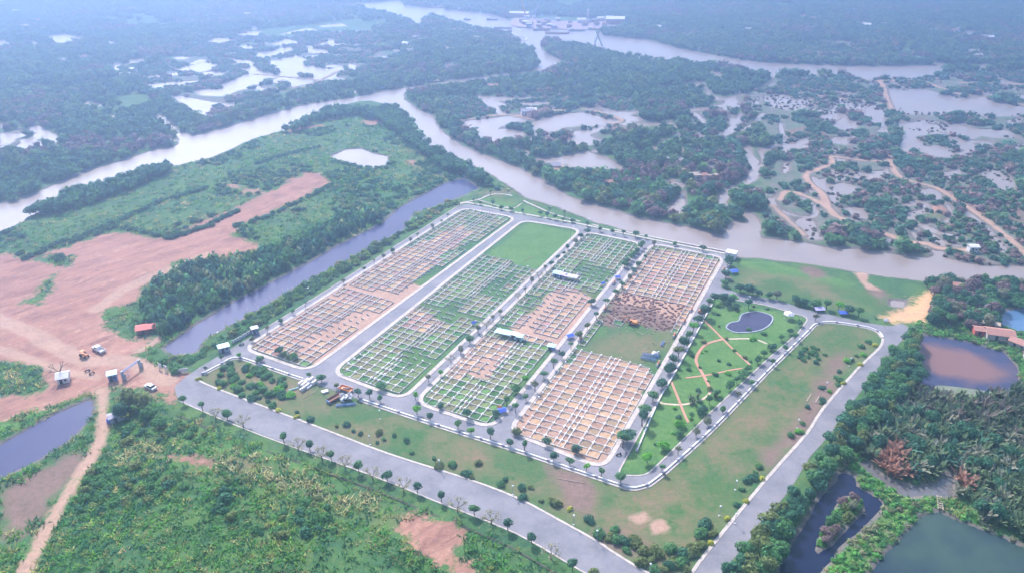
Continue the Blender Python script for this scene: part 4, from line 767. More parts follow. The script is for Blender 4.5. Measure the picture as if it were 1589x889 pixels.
def row(px, h, r_, tints, name, where, grp, start=0):
    for k, q in enumerate(px):
        x, y = P(*q[:2]); tn = q[2] if len(q) > 2 else rnd.choice(tints)
        cn = {'dark': 'dark green', 'mid': 'green', 'olive': 'olive', 'bright': 'bright green', 'grey': 'thin greyish', 'bare': 'sparse brown'}[tn]
        if tn == 'bare': bare_tree('sparse_tree', f'sparse brown young tree, {ordinal(k)} {where}', x, y, rnd.uniform(h[0], h[1])*1.15, True, grp)
        else: tree(name, f'{cn} young tree, {ordinal(k)} {where}', 'tree', x, y, rnd.uniform(*h)*rnd.uniform(.8, 1.1), rnd.uniform(*r_)*rnd.uniform(.7, .98), tn, grp)
V1 = [(285, 626, 'mid'), (315, 637, 'mid'), (335, 650, 'bare'), (353, 650, 'mid'), (378, 662, 'bare'), (441, 687, 'mid'), (463, 699, 'bare'), (481, 698, 'dark'), (500, 713, 'bare'), (514, 713, 'mid'), (536, 728, 'bare'), (557, 732, 'mid'), (579, 744, 'bare'), (601, 746, 'dark'), (627, 762, 'bare'), (648, 764, 'dark'), (685, 778, 'dark'), (710, 794, 'bare'), (736, 799, 'mid'), (763, 813, 'bare'), (788, 822, 'dark'), (825, 842, 'dark'), (855, 866, 'bare'), (888, 884, 'dark'), (920, 900, 'olive')]
for k, q in enumerate(V1):
    x, y = P(*q[:2])
    if q[2] == 'bare': bare_tree('sparse_tree', f'sparse nearly leafless tree, {ordinal(k)} from the gate along the near verge of the main road', x, y, rnd.uniform(4.2, 5.2), True, 'verge trees along the main road')
    else: tree('verge_tree', f'small green tree, {ordinal(k)} from the gate along the near verge of the main road', 'tree', x, y, rnd.uniform(3.0, 3.6), rnd.uniform(1.15, 1.5), q[2], 'verge trees along the main road')
row([(320, 577), (344, 559), (372, 556, 'bright'), (392, 530, 'olive'), (415, 514), (436, 501), (455, 487), (474, 476), (533, 440), (565, 421), (581, 410), (595, 402), (609, 392), (637, 376), (648, 369), (671, 353), (685, 347), (695, 338)], (1.9, 2.7), (.8, 1.2), ['mid', 'dark', 'grey'], 'road_tree', 'from the gate along the leftmost long road', 'trees along the leftmost road')
row([(404, 562, 'mid'), (480, 587, 'mid'), (499, 592, 'mid'), (523, 603, 'olive'), (556, 616, 'dark'), (574, 618, 'dark'), (590, 624, 'mid'), (647, 642, 'bright'), (668, 652, 'dark'), (711, 664, 'mid'), (731, 673, 'bright'), (761, 680, 'dark'), (792, 692, 'dark'), (814, 700, 'mid'), (859, 715, 'dark'), (884, 720, 'mid'), (910, 730, 'bright'), (933, 739, 'mid'), (963, 748, 'mid')], (2.4, 3.6), (1.2, 1.9), ['mid'], 'wall_tree', 'from the left along the front wall of the blocks', 'trees along the front wall')
row([(645, 620, 'bright'), (665, 592, 'grey'), (684, 583, 'bright'), (700, 562, 'bare'), (715, 548, 'grey'), (729, 532, 'mid'), (742, 516, 'grey'), (755, 509, 'bare'), (765, 500, 'grey'), (776, 489, 'olive'), (804, 464, 'bare'), (815, 455, 'grey'), (825, 441, 'grey'), (836, 432, 'bare'), (846, 421, 'grey'), (855, 415, 'dark'), (866, 403, 'dark'), (875, 397, 'dark'), (881, 387, 'dark'), (893, 379, 'grey'), (901, 371, 'dark'), (911, 363, 'dark')], (2.6, 3.5), (1.1, 1.6), ['mid'], 'road_tree', 'from the front along the road between second and third block', 'trees between second and third block')
row([(770, 646, 'dark'), (786, 627, 'mid'), (801, 609, 'mid'), (815, 595, 'bright'), (830, 606, 'grey'), (844, 587, 'mid'), (859, 571, 'mid'), (872, 556, 'dark'), (886, 542, 'mid'), (899, 525, 'olive'), (911, 511, 'olive'), (925, 497, 'dark'), (940, 477, 'mid'), (955, 460, 'mid'), (965, 448, 'mid'), (977, 437, 'grey'), (983, 424, 'dark'), (990, 415, 'dark'), (1001, 405, 'dark'), (997, 384, 'mid'), (1014, 386, 'grey'), (816, 621, 'mid'), (800, 640, 'mid')], (2.8, 3.8), (1.2, 1.7), ['mid'], 'road_tree', 'along the road between third and rightmost block', 'trees between third and rightmost block')
row([(969, 415), (973, 409), (978, 404), (983, 398), (988, 393), (993, 388), (918, 473)], (2.8, 3.6), (1.5, 2.0), ['dark', 'mid'], 'edge_tree', 'in the far clump beside the third block', 'trees on the edge of the third block')
row([(966, 694), (972, 684), (996, 660), (1000, 645), (1013, 622), (1027, 602), (1038, 578), (1044, 566), (1052, 555, 'olive'), (1061, 540), (1069, 527), (1075, 515, 'bright'), (1083, 502), (1093, 492), (1100, 480), (1108, 470), (1122, 468), (1134, 474)], (3.8, 5.2), (1.8, 2.6), ['dark', 'mid', 'dark'], 'park_tree', 'from the front in the big row left of the park', 'big trees left of the park')
row([(1004, 718, 'bright'), (1029, 696, 'bright'), (1054, 676, 'mid'), (1054, 662, 'bright'), (1072, 653), (1090, 641), (1100, 627), (1112, 614), (1132, 604), (1143, 594), (1153, 586), (1160, 576), (1175, 563), (1185, 553), (1198, 543), (1212, 528, 'mid'), (1225, 518), (1240, 505)], (2.4, 3.6), (1.2, 1.9), ['dark', 'mid', 'mid'], 'park_edge_tree', 'from the front along the right edge of the park', 'trees along the right edge of the park')
row([(1027, 733), (1052, 705), (1080, 676), (1098, 659), (1121, 640), (1145, 616), (1165, 599), (1198, 567), (1218, 545), (1233, 527), (1265, 498)], (2.4, 3.2), (1.0, 1.5), ['grey', 'mid'], 'road_tree', 'from the front beside the wall right of the park road', 'trees beside the park road wall')
row([(735, 315), (745, 318), (765, 319), (778, 326), (793, 328), (811, 331), (838, 335), (849, 338), (861, 341), (874, 344), (888, 346), (911, 352), (931, 360), (950, 363), (967, 366), (986, 368), (1002, 371), (1047, 382), (1090, 390)], (2.3, 3.1), (1.1, 1.7), ['mid', 'dark'], 'promenade_tree', 'from the left along the riverside promenade', 'trees along the riverside promenade')
row([(761, 305, 'mid'), (853, 330, 'dark'), (876, 337, 'dark')], (3.6, 4.4), (.7, 1.0), ['dark'], 'slim_tree', 'slim one standing beside the riverside footpath', 'slim trees beside the riverside footpath')
row([(1126, 432), (1129, 412), (1124, 444), (1148, 454), (1162, 457), (1176, 461), (1193, 463), (1205, 464, 'grey'), (1234, 470), (1247, 474), (1263, 477), (1282, 480), (1301, 482, 'bright'), (1317, 487), (1332, 491), (1137, 469, 'bright'), (1161, 478), (1128, 476)], (3.2, 4.4), (1.8, 2.5), ['dark', 'mid'], 'hedge_tree', 'from the left behind the cross road above the park', 'trees behind the cross road')
row([(684, 634), (725, 648), (592, 604), (802, 674, 'olive'), (848, 690), (894, 703), (434, 548), (443, 552), (457, 556)], (2.0, 3.0), (1.3, 1.8), ['mid', 'dark'], 'plot_tree', 'growing over the near ends of the grave blocks, counted from no row', 'trees over the near plots')
for o in bpy.data.objects:
    if o.get('group') == 'trees over the near plots': o['label'] = o['label'].split(',')[0] + ' over the near end of a block, ' + ('olive' if 'olive' in o['label'] else o['label'].split(', ')[1].split(' ')[0] + ' from the middle')
# park shrubs, palms
prk = grow(PARK, -2.5) if area(PARK) < 0 else grow(PARK, -2.5)
paths = [([(1093, 497), (1122, 526), (1164, 564)]), ([(1122, 526), (1090, 541), (1080, 559), (1100, 599)])]
X, Y = scat(30, 130, 160, 280, 5.2); m = inpoly(X, Y, prk) & ~inpoly(X, Y, grow(KP, 1.5)); X, Y = keep(m, X, Y)
for x, y in zip(X, Y):
    if rnd.random() < .55: tn = rnd.choice(['dark', 'mid', 'olive', 'bright']); bush('park_shrub', {'dark': 'dark', 'mid': 'mid green', 'olive': 'olive', 'bright': 'bright green'}[tn] + ' rounded shrub on the park lawn between the brick paths', 'shrub', float(x), float(y), rnd.uniform(.5, 1.1), tn, 'shrubs on the park lawn')
for q in [(1070, 620), (1082, 617), (1076, 626), (1110, 616), (437, 553), (447, 556)]:
    x, y = P(*q); o = bpy.data.objects.new('small_palm', rnd.choice(NPM['green'])); COL.objects.link(o); o.location = (x, y, 0); s = rnd.uniform(2.0, 2.7); o.scale = (s, s, s)
    tag(o, 'small palm with arching fronds ' + ('by the curved path in the lower park' if q[0] > 900 else 'on the bare near corner of the leftmost block'), 'palm', 'small palms ' + ('in the park' if q[0] > 900 else 'on the leftmost block'))
b_ = bush('pond_plant', 'green clump of plants in the kidney-shaped park pond', 'plant', *P(1162, 512), 1.0, 'mid')
# field shrubs
def zone_bush(px, s, rr_, tints, lab, grp, nmax=200, prob=1):
    p = np.array(PP(px)); X, Y = scat(p[:, 0].min(), p[:, 0].max(), p[:, 1].min(), p[:, 1].max(), s); m = inpoly(X, Y, p) & inpoly(X, Y, grow(OUTF, -.9) if True else OUTF); X, Y = keep(m, X, Y)
    for x, y in list(zip(X, Y))[:nmax]:
        if rnd.random() > prob: continue
        tn = rnd.choice(tints); bush('field_shrub', {'dark': 'dark green', 'mid': 'mid green', 'olive': 'olive', 'bright': 'bright green', 'grey': 'grey green'}[tn] + ' ' + lab, 'shrub', float(x), float(y), rnd.uniform(*rr_), tn, grp)
zone_bush([(312, 592), (365, 556), (400, 568), (445, 590), (455, 615), (430, 636), (380, 618), (330, 600)], 3.0, (.8, 1.7), ['dark', 'mid', 'bright', 'mid'], 'leafy shrub in the left corner of the outer field', 'shrubs in the left corner of the outer field', prob=.8)
zone_bush([(450, 636), (560, 660), (700, 700), (800, 742), (880, 785), (900, 815), (860, 800), (800, 768), (600, 700), (500, 662)], 3.2, (.7, 1.6), ['dark', 'mid', 'olive'], 'shrub along the field side of the main road kerb', 'shrubs along the main road kerb', prob=.4)
zone_bush([(900, 800), (950, 815), (1010, 850), (1060, 850), (1110, 800), (1110, 835), (1072, 885), (1010, 886), (940, 850)], 2.8, (1.0, 2.1), ['dark', 'olive', 'mid', 'olive'], 'shrub in the front corner of the outer field', 'shrubs in the front corner of the field', prob=.8)
zone_bush([(1110, 830), (1100, 815), (1180, 720), (1245, 640), (1280, 590), (1345, 525), (1366, 535), (1275, 634), (1190, 741)], 3.2, (.6, 1.3), ['dark', 'mid', 'bright', 'mid'], 'low shrub inside the kerb of the right road', 'shrubs inside the right road kerb', prob=.5)
zone_bush([(1235, 550), (1260, 535), (1282, 550), (1270, 568), (1245, 562)], 2.4, (.7, 1.3), ['mid', 'dark'], 'shrub in the patch in the middle of the right grass strip', 'shrubs in the right grass strip')
for q, wh in [((432, 637), 'on the main road kerb below the block pallets'), ((460, 647), 'on the main road kerb right of the block pallets'), ((308, 588), 'at the tip of the outer field near the gate'), ((340, 603), 'on the main road kerb near the gate'), ((884, 790), 'on the main road kerb at the front'), ((1182, 743), 'halfway up the right road kerb'), ((1128, 805), 'low on the right road kerb'), ((1102, 843), 'near the front end of the right road kerb'), ((1357, 536), 'at the top bend of the right road kerb'), ((1308, 595), 'upper part of the right road kerb'), ((1334, 566), 'just below the top bend of the right road kerb'), ((1157, 778), 'between other yellow bushes low on the right road')]:
    x, y = P(*q); g = HI[rnd.randrange(5)]; o = bpy.data.objects.new('flowering_bush', mesh_np('flowering_bush', g[0], g[1], M['yleaf'])); COL.objects.link(o); o.location = (x, y, .2); o.scale = (rnd.uniform(.8, 1.2), rnd.uniform(.7, 1.0), .8); tag(o, 'yellow flowering bush ' + wh, 'bush')
# big trees by the gate
for k, (q, h, r_, tn, lb) in enumerate([((200, 632), 6.0, 3.6, 'olive', 'broad olive tree right behind the kiosk'), ((222, 634), 5.6, 3.4, 'olive', 'broad olive tree between the kiosk tree and the white car'), ((190, 648), 5, 2.8, 'dark', 'dark tree behind the yellow tarpaulin shelter'), ((232, 650), 3.4, 2.6, 'mid', 'leafy green tree below the parked white car'), ((250, 660), 3.0, 2.6, 'mid', 'leafy green tree nearest the near end of the gate road')]):
    tree('shade_tree', lb, 'tree', *P(*q), h, r_, tn)
bare_tree('leafless_tree', 'dark leafless tree standing behind the white tent hut', *P(94, 584), 7.5, False)

# ------------------------------------------------------------------ buildings and objects
def at(x, y, z=0): a, b_ = P(x, y); return (a, b_, z)
def shed(name, label, cat, px, sx, sy, h, rz, wallm, roofm, rise=.9, flat=False, over=.4, door=True, open_=False):
    t = thing(name, label, cat, at(*px), rz)
    if open_:
        for a in (-1, 1):
            for c in (-1, 1): G().tube((a*(sx/2-.2), c*(sy/2-.2), 0), (a*(sx/2-.2), c*(sy/2-.2), h), .07).build('post', M['grey'], t)
    else:
        g = G().box(0, 0, 0, sx, sy, h)
        if not flat: g.add([(-sx/2, -sy/2, h), (-sx/2, sy/2, h), (-sx/2, 0, h+rise*.9), (sx/2, -sy/2, h), (sx/2, sy/2, h), (sx/2, 0, h+rise*.9)], [(0, 2, 1), (3, 4, 5)])
        g.build('wall', wallm, t)
    if flat: G().box(0, 0, h+.003, sx+over*2, sy+over*2, .12).build('roof', roofm, t)
    else: G().gable(sx+over*2, sy+over*2, h, rise).build('roof', roofm, t)
    if door and not open_:
        G().box(-sx*.15, -sy/2-.02, 0.01, .9, .1, min(2.1, h*.85)).build('door', M['dark'], t)
        G().box(sx*.25, -sy/2-.02, 1.0, .8, .08, .7).build('window', M['glass'], t)
    return t
shed('red_shed', 'shed with a bright red sheet roof beside the canal end', 'shed', (228, 513), 6.5, 4, 1.8, rad(20), M['rust'], M['red'], .8)
t = shed('tent_hut', 'white tent-like hut in front of the leafless tree', 'hut', (100, 590), 3.4, 4.2, 2.2, rad(20), M['white'], M['white'], 1.1)
shed('kiosk', 'small guard kiosk with a pale teal roof at the gate', 'kiosk', (176, 588), 2.6, 2.6, 2.6, rad(25), M['steelblue'], M['teal'], .3)
shed('tarpaulin_shelter', 'shelter with a grey roof beside the dirt track', 'shelter', (183, 650), 4.6, 2.8, 1.9, rad(35), M['grey'], M['purple'], .4)
o = G().gable(2.8, 2.2, 1.3, .5, .1).tube((-1.2, -.9, 0), (-1.2, -.9, 1.3), .06).tube((1.2, -.9, 0), (1.2, -.9, 1.3), .06).tube((-1.2, .9, 0), (-1.2, .9, 1.3), .06).tube((1.2, .9, 0), (1.2, .9, 1.3), .06).build('yellow_awning', M['yellow'], None, at(194, 648), rad(25)); tag(o, 'bright yellow tarpaulin awning leaning on the grey shelter', 'awning')
o = G().box(0, 0, 0, 1.2, 1.2, 1.4, 0, .9).tube((0, 0, 1.4), (0, 0, 1.55), .35, .3, 8).build('blue_tank', M['blue'], None, at(170, 654)); tag(o, 'blue plastic tank left of the yellow awning', 'tank')
shed('riverside_cabin', 'white box-shaped cabin at the river end of the promenade', 'cabin', (1134, 400), 4.6, 4.0, 2.9, rad(-27), M['white'], M['white'], .2, True, .1)
g = thing('gazebo', 'white domed gazebo beside the park pond', 'gazebo', at(1223, 494))
for k in range(6): c, s = math.cos(k*1.047), math.sin(k*1.047); G().tube((c*1.7, s*1.7, 0), (c*1.7, s*1.7, 2.1), .1).build('column', M['white'], g)
q = G(); hexa = [(math.cos(k*1.047)*2.2, math.sin(k*1.047)*2.2) for k in range(6)]; q.add([(x, y, 2.1) for x, y in hexa]+[(x*.55, y*.55, 2.75) for x, y in hexa]+[(0, 0, 3.0)], [tuple(range(6))[::-1]]+[(k, (k+1) % 6, 6+(k+1) % 6, 6+k) for k in range(6)]+[(6+k, 6+(k+1) % 6, 12) for k in range(6)]); q.build('roof', M['white'], g)
# gate arch over the road
gx0 = np.array(P(192, 588)); gx1 = np.array(P(218, 570)); dv = gx1-gx0; L_ = float(np.hypot(*dv)); ga = thing('entrance_gate', 'blue-grey steel entrance gate spanning the road into the site', 'gate', (gx0[0], gx0[1], 0), math.atan2(dv[1], dv[0])); ga.scale = (1, .8, .78)
for s in (0, L_): 
    G().box(s, 0, 0, .9, .6, 4.2).box(s, -1.3, 0, .5, .4, 3.2).build('pillar', M['grey'], ga)
q = G().box(L_/2, 0, 3.9, L_-.95, .35, .3).box(L_/2, 0, 3.2, L_-.95, .25, .18)
for k in range(9): q.tube((.6+k*(L_-1.2)/8, 0, 3.25), (.6+(k+.5)*(L_-1.2)/8, 0, 3.95), .05)
q.build('beam', M['steelblue'], ga)
q = G()
for k in range(5): q.tube((1+k*.35, -.2, .1), (1+k*.35, -.2, 1.6), .05)
q.box(1.7, -.2, 1.6, 1.8, .08, .08).box(1.7, -.2, .1, 1.8, .08, .08); q.build('gate_leaf', M['steelblue'], ga)
# vehicles
def wheels(t, xs_, y, r_=.36, w=.24):
    for x in xs_:
        for s in (-1, 1):
            o = G().tube((x, s*y-w/2, r_), (x, s*y+w/2, r_), r_, r_, 12).build('wheel', M['rubber'], t); G().tube((x, s*y-w/2-.02, r_), (x, s*y+w/2+.02, r_), r_*.5, r_*.5, 8).build('rim', M['grey'], o)
def pickup(label, px, rz, s=1.2):
    t = thing('pickup_truck', label, 'truck', at(*px), rz); t.scale = (s, s, s)
    G().box(1.9, 0, .45, 1.2, 1.75, .5, 0, .96).box(.45, 0, .45, 1.75, 1.8, .55).box(.45, 0, 1.0, 1.6, 1.7, .62, 0, .86).build('cab', M['white'], t)
    G().box(1.12, 0, 1.08, .3, 1.5, .42).build('windscreen', M['glass'], t); G().box(.45, 0, 1.08, 1.0, 1.72, .38).build('side_window', M['glass'], t)
    G().box(-1.55, 0, .5, 2.2, 1.75, .16).box(-1.55, .84, .66, 2.2, .07, .45).box(-1.55, -.84, .66, 2.2, .07, .45).box(-2.63, 0, .66, .07, 1.7, .45).build('cargo_bed', M['white'], t)
    for s_ in (-1, 1): G().box(2.52, s_*.65, .7, .06, .3, .18).build('headlight', M['glass'], t)
    G().box(2.55, 0, .38, .12, 1.7, .2).build('bumper', M['dark'], t); wheels(t, (1.6, -1.6), .82)
pickup('white pickup truck parked on the dirt junction', (154, 544), rad(145))
def car(label, px, rz, s=1.1):
    t = thing('parked_car', label, 'car', at(*px), rz); t.scale = (s, s, s)
    G().box(0, 0, .35, 4.3, 1.75, .5, 0, .95).build('body', M['white'], t); G().box(-.2, 0, .84, 2.3, 1.6, .55, 0, .8).build('cabin', M['glass'], t); G().box(-.2, 0, 1.38, 1.8, 1.25, .06).build('roof', M['white'], t)
    for s_ in (-1, 1): G().box(2.1, s_*.6, .6, .08, .35, .16).build('headlight', M['globe'], t)
    wheels(t, (1.35, -1.35), .8, .32, .2)
car('white car parked on the verge beside the broad olive trees', (234, 602), rad(150))
def motorbike(label, px, rz, m='dark', grp=None, rider=True):
    t = thing('motorbike', label, 'motorbike', at(*px, .03), rz, grp)
    for x in (-.65, .65): G().tube((x, -.06, .3), (x, .06, .3), .3, .3, 10).build('wheel', M['rubber'], t)
    G().box(0, 0, .35, .9, .25, .3).box(.5, 0, .5, .15, .2, .5).build('body', M[m], t); G().box(-.25, 0, .68, .6, .26, .1).build('saddle', M['dark'], t); G().tube((.55, -.3, 1.0), (.55, .3, 1.0), .03).build('handlebar', M['dark'], t)
for px, rz, m, lb in [((375, 535), .6, 'dark', 'motorbike on the junction just below the teal shelter'), ((436, 497), 1.1, 'red', 'motorbike halfway along the leftmost road beside the kerb'), ((955, 424), 1.1, 'red', 'motorbike with red body on the road beside the third block'), ((960, 706), .4, 'dark', 'motorbike parked at the bottom left corner of the park'), ((136, 576), .3, 'dark', 'dark motorbike parked right of the white tent hut'), ((143, 580), .9, 'rust', 'rust-coloured motorbike parked beside the dark one near the tent hut')]: motorbike(lb, px, rz, m)
def tractor(label, px, rz):
    t = thing('tractor', label, 'tractor', at(*px), rz)
    G().box(.9, 0, .7, 1.6, .8, .7, 0, .9).build('bonnet', M['orange'], t); G().box(-.5, 0, .8, 1.2, 1.1, .5).build('body', M['orange'], t)
    q = G()
    for a in (-1.0, 0):
        for c in (-.5, .5): q.tube((a, c, 1.3), (a, c, 2.3), .05)
    q.build('cab_post', M['dark'], t); G().box(-.5, 0, 2.3, 1.4, 1.3, .1).build('canopy', M['orange'], t)
    for x, r_, y in ((-.6, .75, .85), (1.4, .45, .65)):
        for s in (-1, 1): G().tube((x, s*y-.17, r_), (x, s*y+.17, r_), r_, r_, 12).build('wheel', M['rubber'], t)
tractor('orange tractor standing on the bare earth left of the pickup', (131, 553), rad(-30))
def excavator(label, px, rz, s=1.0):
    t = thing('excavator', label, 'excavator', at(*px), rz); t.scale = (s,)*3
    for y in (-1, 1): G().box(0, y, 0, 3.2, .5, .55, 0, .9).tube((-1.3, y-.28, .3), (-1.3, y+.28, .3), .28, .28, 8).tube((1.3, y-.28, .3), (1.3, y+.28, .3), .28, .28, 8).build('track', M['rubber'], t)
    G().box(0, 0, .45, 1.2, 1.4, .3).box(-.5, 0, .75, 2.4, 2.2, .95, 0, .95).build('house', M['orange'], t); G().box(.75, .6, .8, 1.0, .9, 1.4, 0, .9).build('cab', M['glass'], t)
    G().box(.75, .6, 2.21, 1.0, .9, .08).build('cab_roof', M['orange'], t)
    b_ = G().tube((.8, -.3, 1.3), (2.6, -.3, 3.2), .22, .17, 6).tube((2.6, -.3, 3.2), (4.0, -.3, 2.6), .18, .15, 6).build('boom', M['orange'], t)
    G().tube((4.0, -.3, 2.6), (4.3, -.3, .9), .15, .12, 6).build('arm', M['orange'], t)
    G().box(4.2, -.3, .3, .8, .9, .7, 0, .7).build('bucket', M['dark'], t)
excavator('small orange excavator digging at the edge of the brown plots', (982, 503), rad(160), .95)
excavator('orange excavator parked on the road left of the park', (1088, 484), rad(60), .8)
# loose orange machine with open blue-edged trailer near the front wall
t = thing('tipper_trailer', 'rusty orange tipper trailer on the front road behind the wall', 'trailer', at(537, 606, .03), rad(-27))
G().box(0, 0, .7, 4.6, 2.1, .15).box(0, 1.0, .85, 4.6, .1, .5).box(0, -1.0, .85, 4.6, .1, .5).box(-2.25, 0, .85, .1, 1.9, .5).build('bed', M['orange'], t); G().box(.5, .1, .86, 2.6, 1.4, .45, 0, .6).build('load', M['rust'], t); wheels(t, (-1.2, -.2, 1.4), 1.0, .42); G().tube((2.3, 0, .7), (3.6, 0, .5), .08).build('drawbar', M['dark'], t)
t = thing('open_trailer', 'dark open trailer with blue ends tipped on the grass by the front wall', 'trailer', at(520, 619, 0), rad(50))
G().box(0, 0, .35, 5.8, 2.0, .12).box(0, 1.0, .47, 5.8, .1, .6).box(0, -1.0, .47, 5.8, .1, .6).build('bed', M['rust'], t); G().box(-2.9, 0, .35, .15, 2.1, .75).build('tailboard', M['steelblue'], t); wheels(t, (-.4, .6), .95, .35)
# stacked blocks
def pallet_stack(label, px, n1, n2, rz, bx=1.6, by=.7, m='white', seed=0, hmax=2):
    r = random.Random(seed); t = thing('concrete_beam_stack', label, 'beam stack', at(*px), rz)
    for i in range(n1):
        for j in range(n2):
            for k in range(r.randint(1, hmax)):
                G().box(i*(bx+.15)+r.uniform(-.1, .1), j*(by+.12), k*.62, bx, by, .6, r.uniform(-.05, .05)).build('concrete_beam', M['white'], t)
pallet_stack('neat stack of white concrete beams by the front wall', (480, 601), 2, 6, rad(60), 2.4, .62, seed=4, hmax=3)
pallet_stack('small loose group of white beams in front of the neat stack', (471, 605), 1, 2, rad(60), 2.0, .62, seed=5)
pallet_stack('single white bundle on the grass between the two stacks', (505, 609), 1, 2, rad(30), 2.2, .62, seed=6, hmax=1)
def slab_pile(label, px, n_, sd, s=1.0):
    r = random.Random(sd); t = thing('white_slab_pile', label, 'slab pile', at(*px), rad(r.uniform(0, 90)))
    for k in range(n_):
        g_ = G().box(0, 0, -.15*s, 1.6*s, .9*s, .32*s); o = g_.build('slab', M['white'], t); o.location = (r.uniform(-1.6, 1.6)*s, r.uniform(-1.2, 1.2)*s, r.uniform(.3, 1.9)*s); o.rotation_euler = (r.uniform(-.9, .9), r.uniform(-.9, .9), r.uniform(0, 3))
slab_pile('tumbled pile of white slabs beside the dark open trailer', (537, 620), 18, 3)
slab_pile('pile of white slabs next to the blue frames on the road edge', (1017, 549), 8, 7, .8)
slab_pile('small heap of white rubble by the far cross road', (1375, 499), 6, 9, .7)
def lattice(label, px, L, rz, m='steelblue', w=.6):
    g_ = G()
    for y in (-w/2, w/2):
        for z in (.1, .1+w): g_.tube((-L/2, y, z), (L/2, y, z), .07, .07, 5)
    for k in range(int(L/.6)):
        x = -L/2+k*.6; g_.tube((x, -w/2, .1), (x+.5, -w/2, .1+w), .05, .05, 4).tube((x, w/2, .1+w), (x+.5, w/2, .1), .05, .05, 4).tube((x, -w/2, .1+w), (x+.5, w/2, .1+w), .05, .05, 4)
    o = g_.build('steel_truss', M[m], None, at(*px), rz); tag(o, label, 'truss')
lattice('blue steel truss lying in front of the tumbled slab pile', (537, 629), 6.5, rad(8)); lattice('upper blue steel truss lying beside the road left of the park', (1010, 553), 6, rad(-18), 'steelblue', .8); lattice('lower blue steel truss lying beside the road left of the park', (1006, 558), 5.5, rad(-22), 'steelblue', .8)
lattice('blue truss standing in grass near the dug plots', (1028, 534), 3.6, rad(65)); lattice('short teal frame lying left of the neat beam stack', (456, 604), 3.4, rad(30), 'teal', .3)
def pole_(label, px, L, rz): o = G().tube((-L/2, 0, .1), (L/2, 0, .1), .09, .09, 6).build('lying_pole', M['sand'], None, at(*px), rz); tag(o, label, 'pole')
pole_('long pale pole lying on the grass below the beam stack', (481, 612), 5.5, rad(48)); pole_('white pole lying on the near left of the bare field patch', (887, 746), 8, rad(-14)); pole_('pale pole lying on the big lawn of the second block', (821, 402), 6, rad(55)); pole_('pale pole lying in the rubble field above the steel trusses', (994, 517), 4, rad(-45))
for px, L, lb in [((1255, 617), 5, 'left weathered plank lying in the right grass strip'), ((1268, 620), 4, 'right dark plank frame lying in the right grass strip')]:
    o = G().box(0, 0, .1, L, .35, .12).box(0, .5, .0, .2, 1.2, .1).build('plank', M['wood'], None, at(*px), rad(55)); tag(o, lb, 'plank')
# canopies and sheds in the blocks
shed('teal_canopy', 'long teal-roofed work canopy between the near and middle third block', 'canopy', (781, 521), 5.6, 2.8, 1.9, rad(-22), M['white'], M['teal'], .3, True, .3, open_=True)
shed('teal_booth', 'left pale teal booth beside the long teal canopy', 'booth', (798, 524), 1.9, 1.9, 1.9, rad(-22), M['teal'], M['white'], .3); shed('teal_booth', 'right pale teal booth beside the long teal canopy', 'booth', (807, 527), 1.9, 1.9, 1.8, rad(-22), M['teal'], M['teal'], .3)
shed('mauve_shelter', 'long mauve sheeted shelter across the third block', 'shelter', (886, 434), 5.4, 2.4, 1.8, rad(-22), M['violet'], M['violet'], .3, True, .3, open_=True); shed('blue_booth', 'small blue booth left of the mauve shelter', 'booth', (865, 429), 3.0, 2.6, 1.9, rad(-22), M['steelblue'], M['teal'], .3); shed('mauve_booth', 'mauve tarpaulin booth between blue booth and long mauve shelter', 'booth', (873, 431), 2.6, 2.4, 1.8, rad(-22), M['violet'], M['violet'], .5)
shed('tool_booth', 'small white and blue booth beside the road at the middle third block', 'booth', (856, 541), 2.2, 1.8, 1.5, rad(-20), M['steelblue'], M['teal'], .2)
def tarp(label, px, s, rz=0, m='blue'):
    t = thing('tarpaulin_tent', label, 'tarpaulin', at(*px), rz); G().gable(s, s*.8, 1.1, .55, .05).build('tarpaulin', M[m], t)
    for a in (-1, 1):
        for c in (-1, 1): G().tube((a*s*.45, c*s*.36, 0), (a*s*.45, c*s*.36, 1.15), .04).build('pole', M['grey'], t)
for px, s, rz, lb in [((735, 504), 1.8, .3, 'blue tarpaulin tent on the right edge of the second block'), ((779, 640), 2.8, .4, 'blue tarpaulin tent at the right corner of the third block'), ((884, 524), 2.8, .5, 'blue tarpaulin on the road below the middle third block'), ((958, 433), 2.4, .1, 'bright blue tarpaulin tent on the road beside the third block'), ((935, 443), 2.0, .4, 'blue tarpaulin tent at the top of the middle third block'), ((1307, 488), 3.4, 0, 'bright blue tarpaulin tent beside the cross road above the right strip'), ((1138, 424), 3.6, .3, 'blue tarpaulin tent among trees beside the top right field')]: tarp(lb, px, s, rz)
tarp('white and mauve tarpaulin under the trees above the cross road', (1270, 482), 4.0, .1, 'violet'); tarp('orange tarpaulin next to the blue tent at the third block corner', (775, 635), 1.6, .2, 'orange')
for px, lb in [((1072, 482), 'uppermost orange and white barrier on the right edge of the rightmost block'), ((1061, 500), 'second orange and white barrier on the right edge of the rightmost block'), ((1046, 522), 'third orange and white barrier on the right edge of the rightmost block'), ((1021, 566), 'lowest orange and white barrier below the steel trusses'), ((938, 481), 'orange barrier on the left edge of the rightmost block'), ((900, 528), 'orange barrier beside the road left of the rubble field'), ((1122, 420), 'orange barrier at the far right corner of the rightmost block'), ((952, 440), 'red barrier beside the bright blue tent')]:
    t = thing('barrier', lb, 'barrier', at(*px), rad(63)); G().box(0, 0, .3, 2.6, .25, .9).build('orange_panel', M['orange'], t); G().box(1.35, 0, 0, .12, .7, 1.3).build('stand', M['white'], t); G().box(-1.35, 0, 0, .12, .7, 1.3).build('stand', M['white'], t)
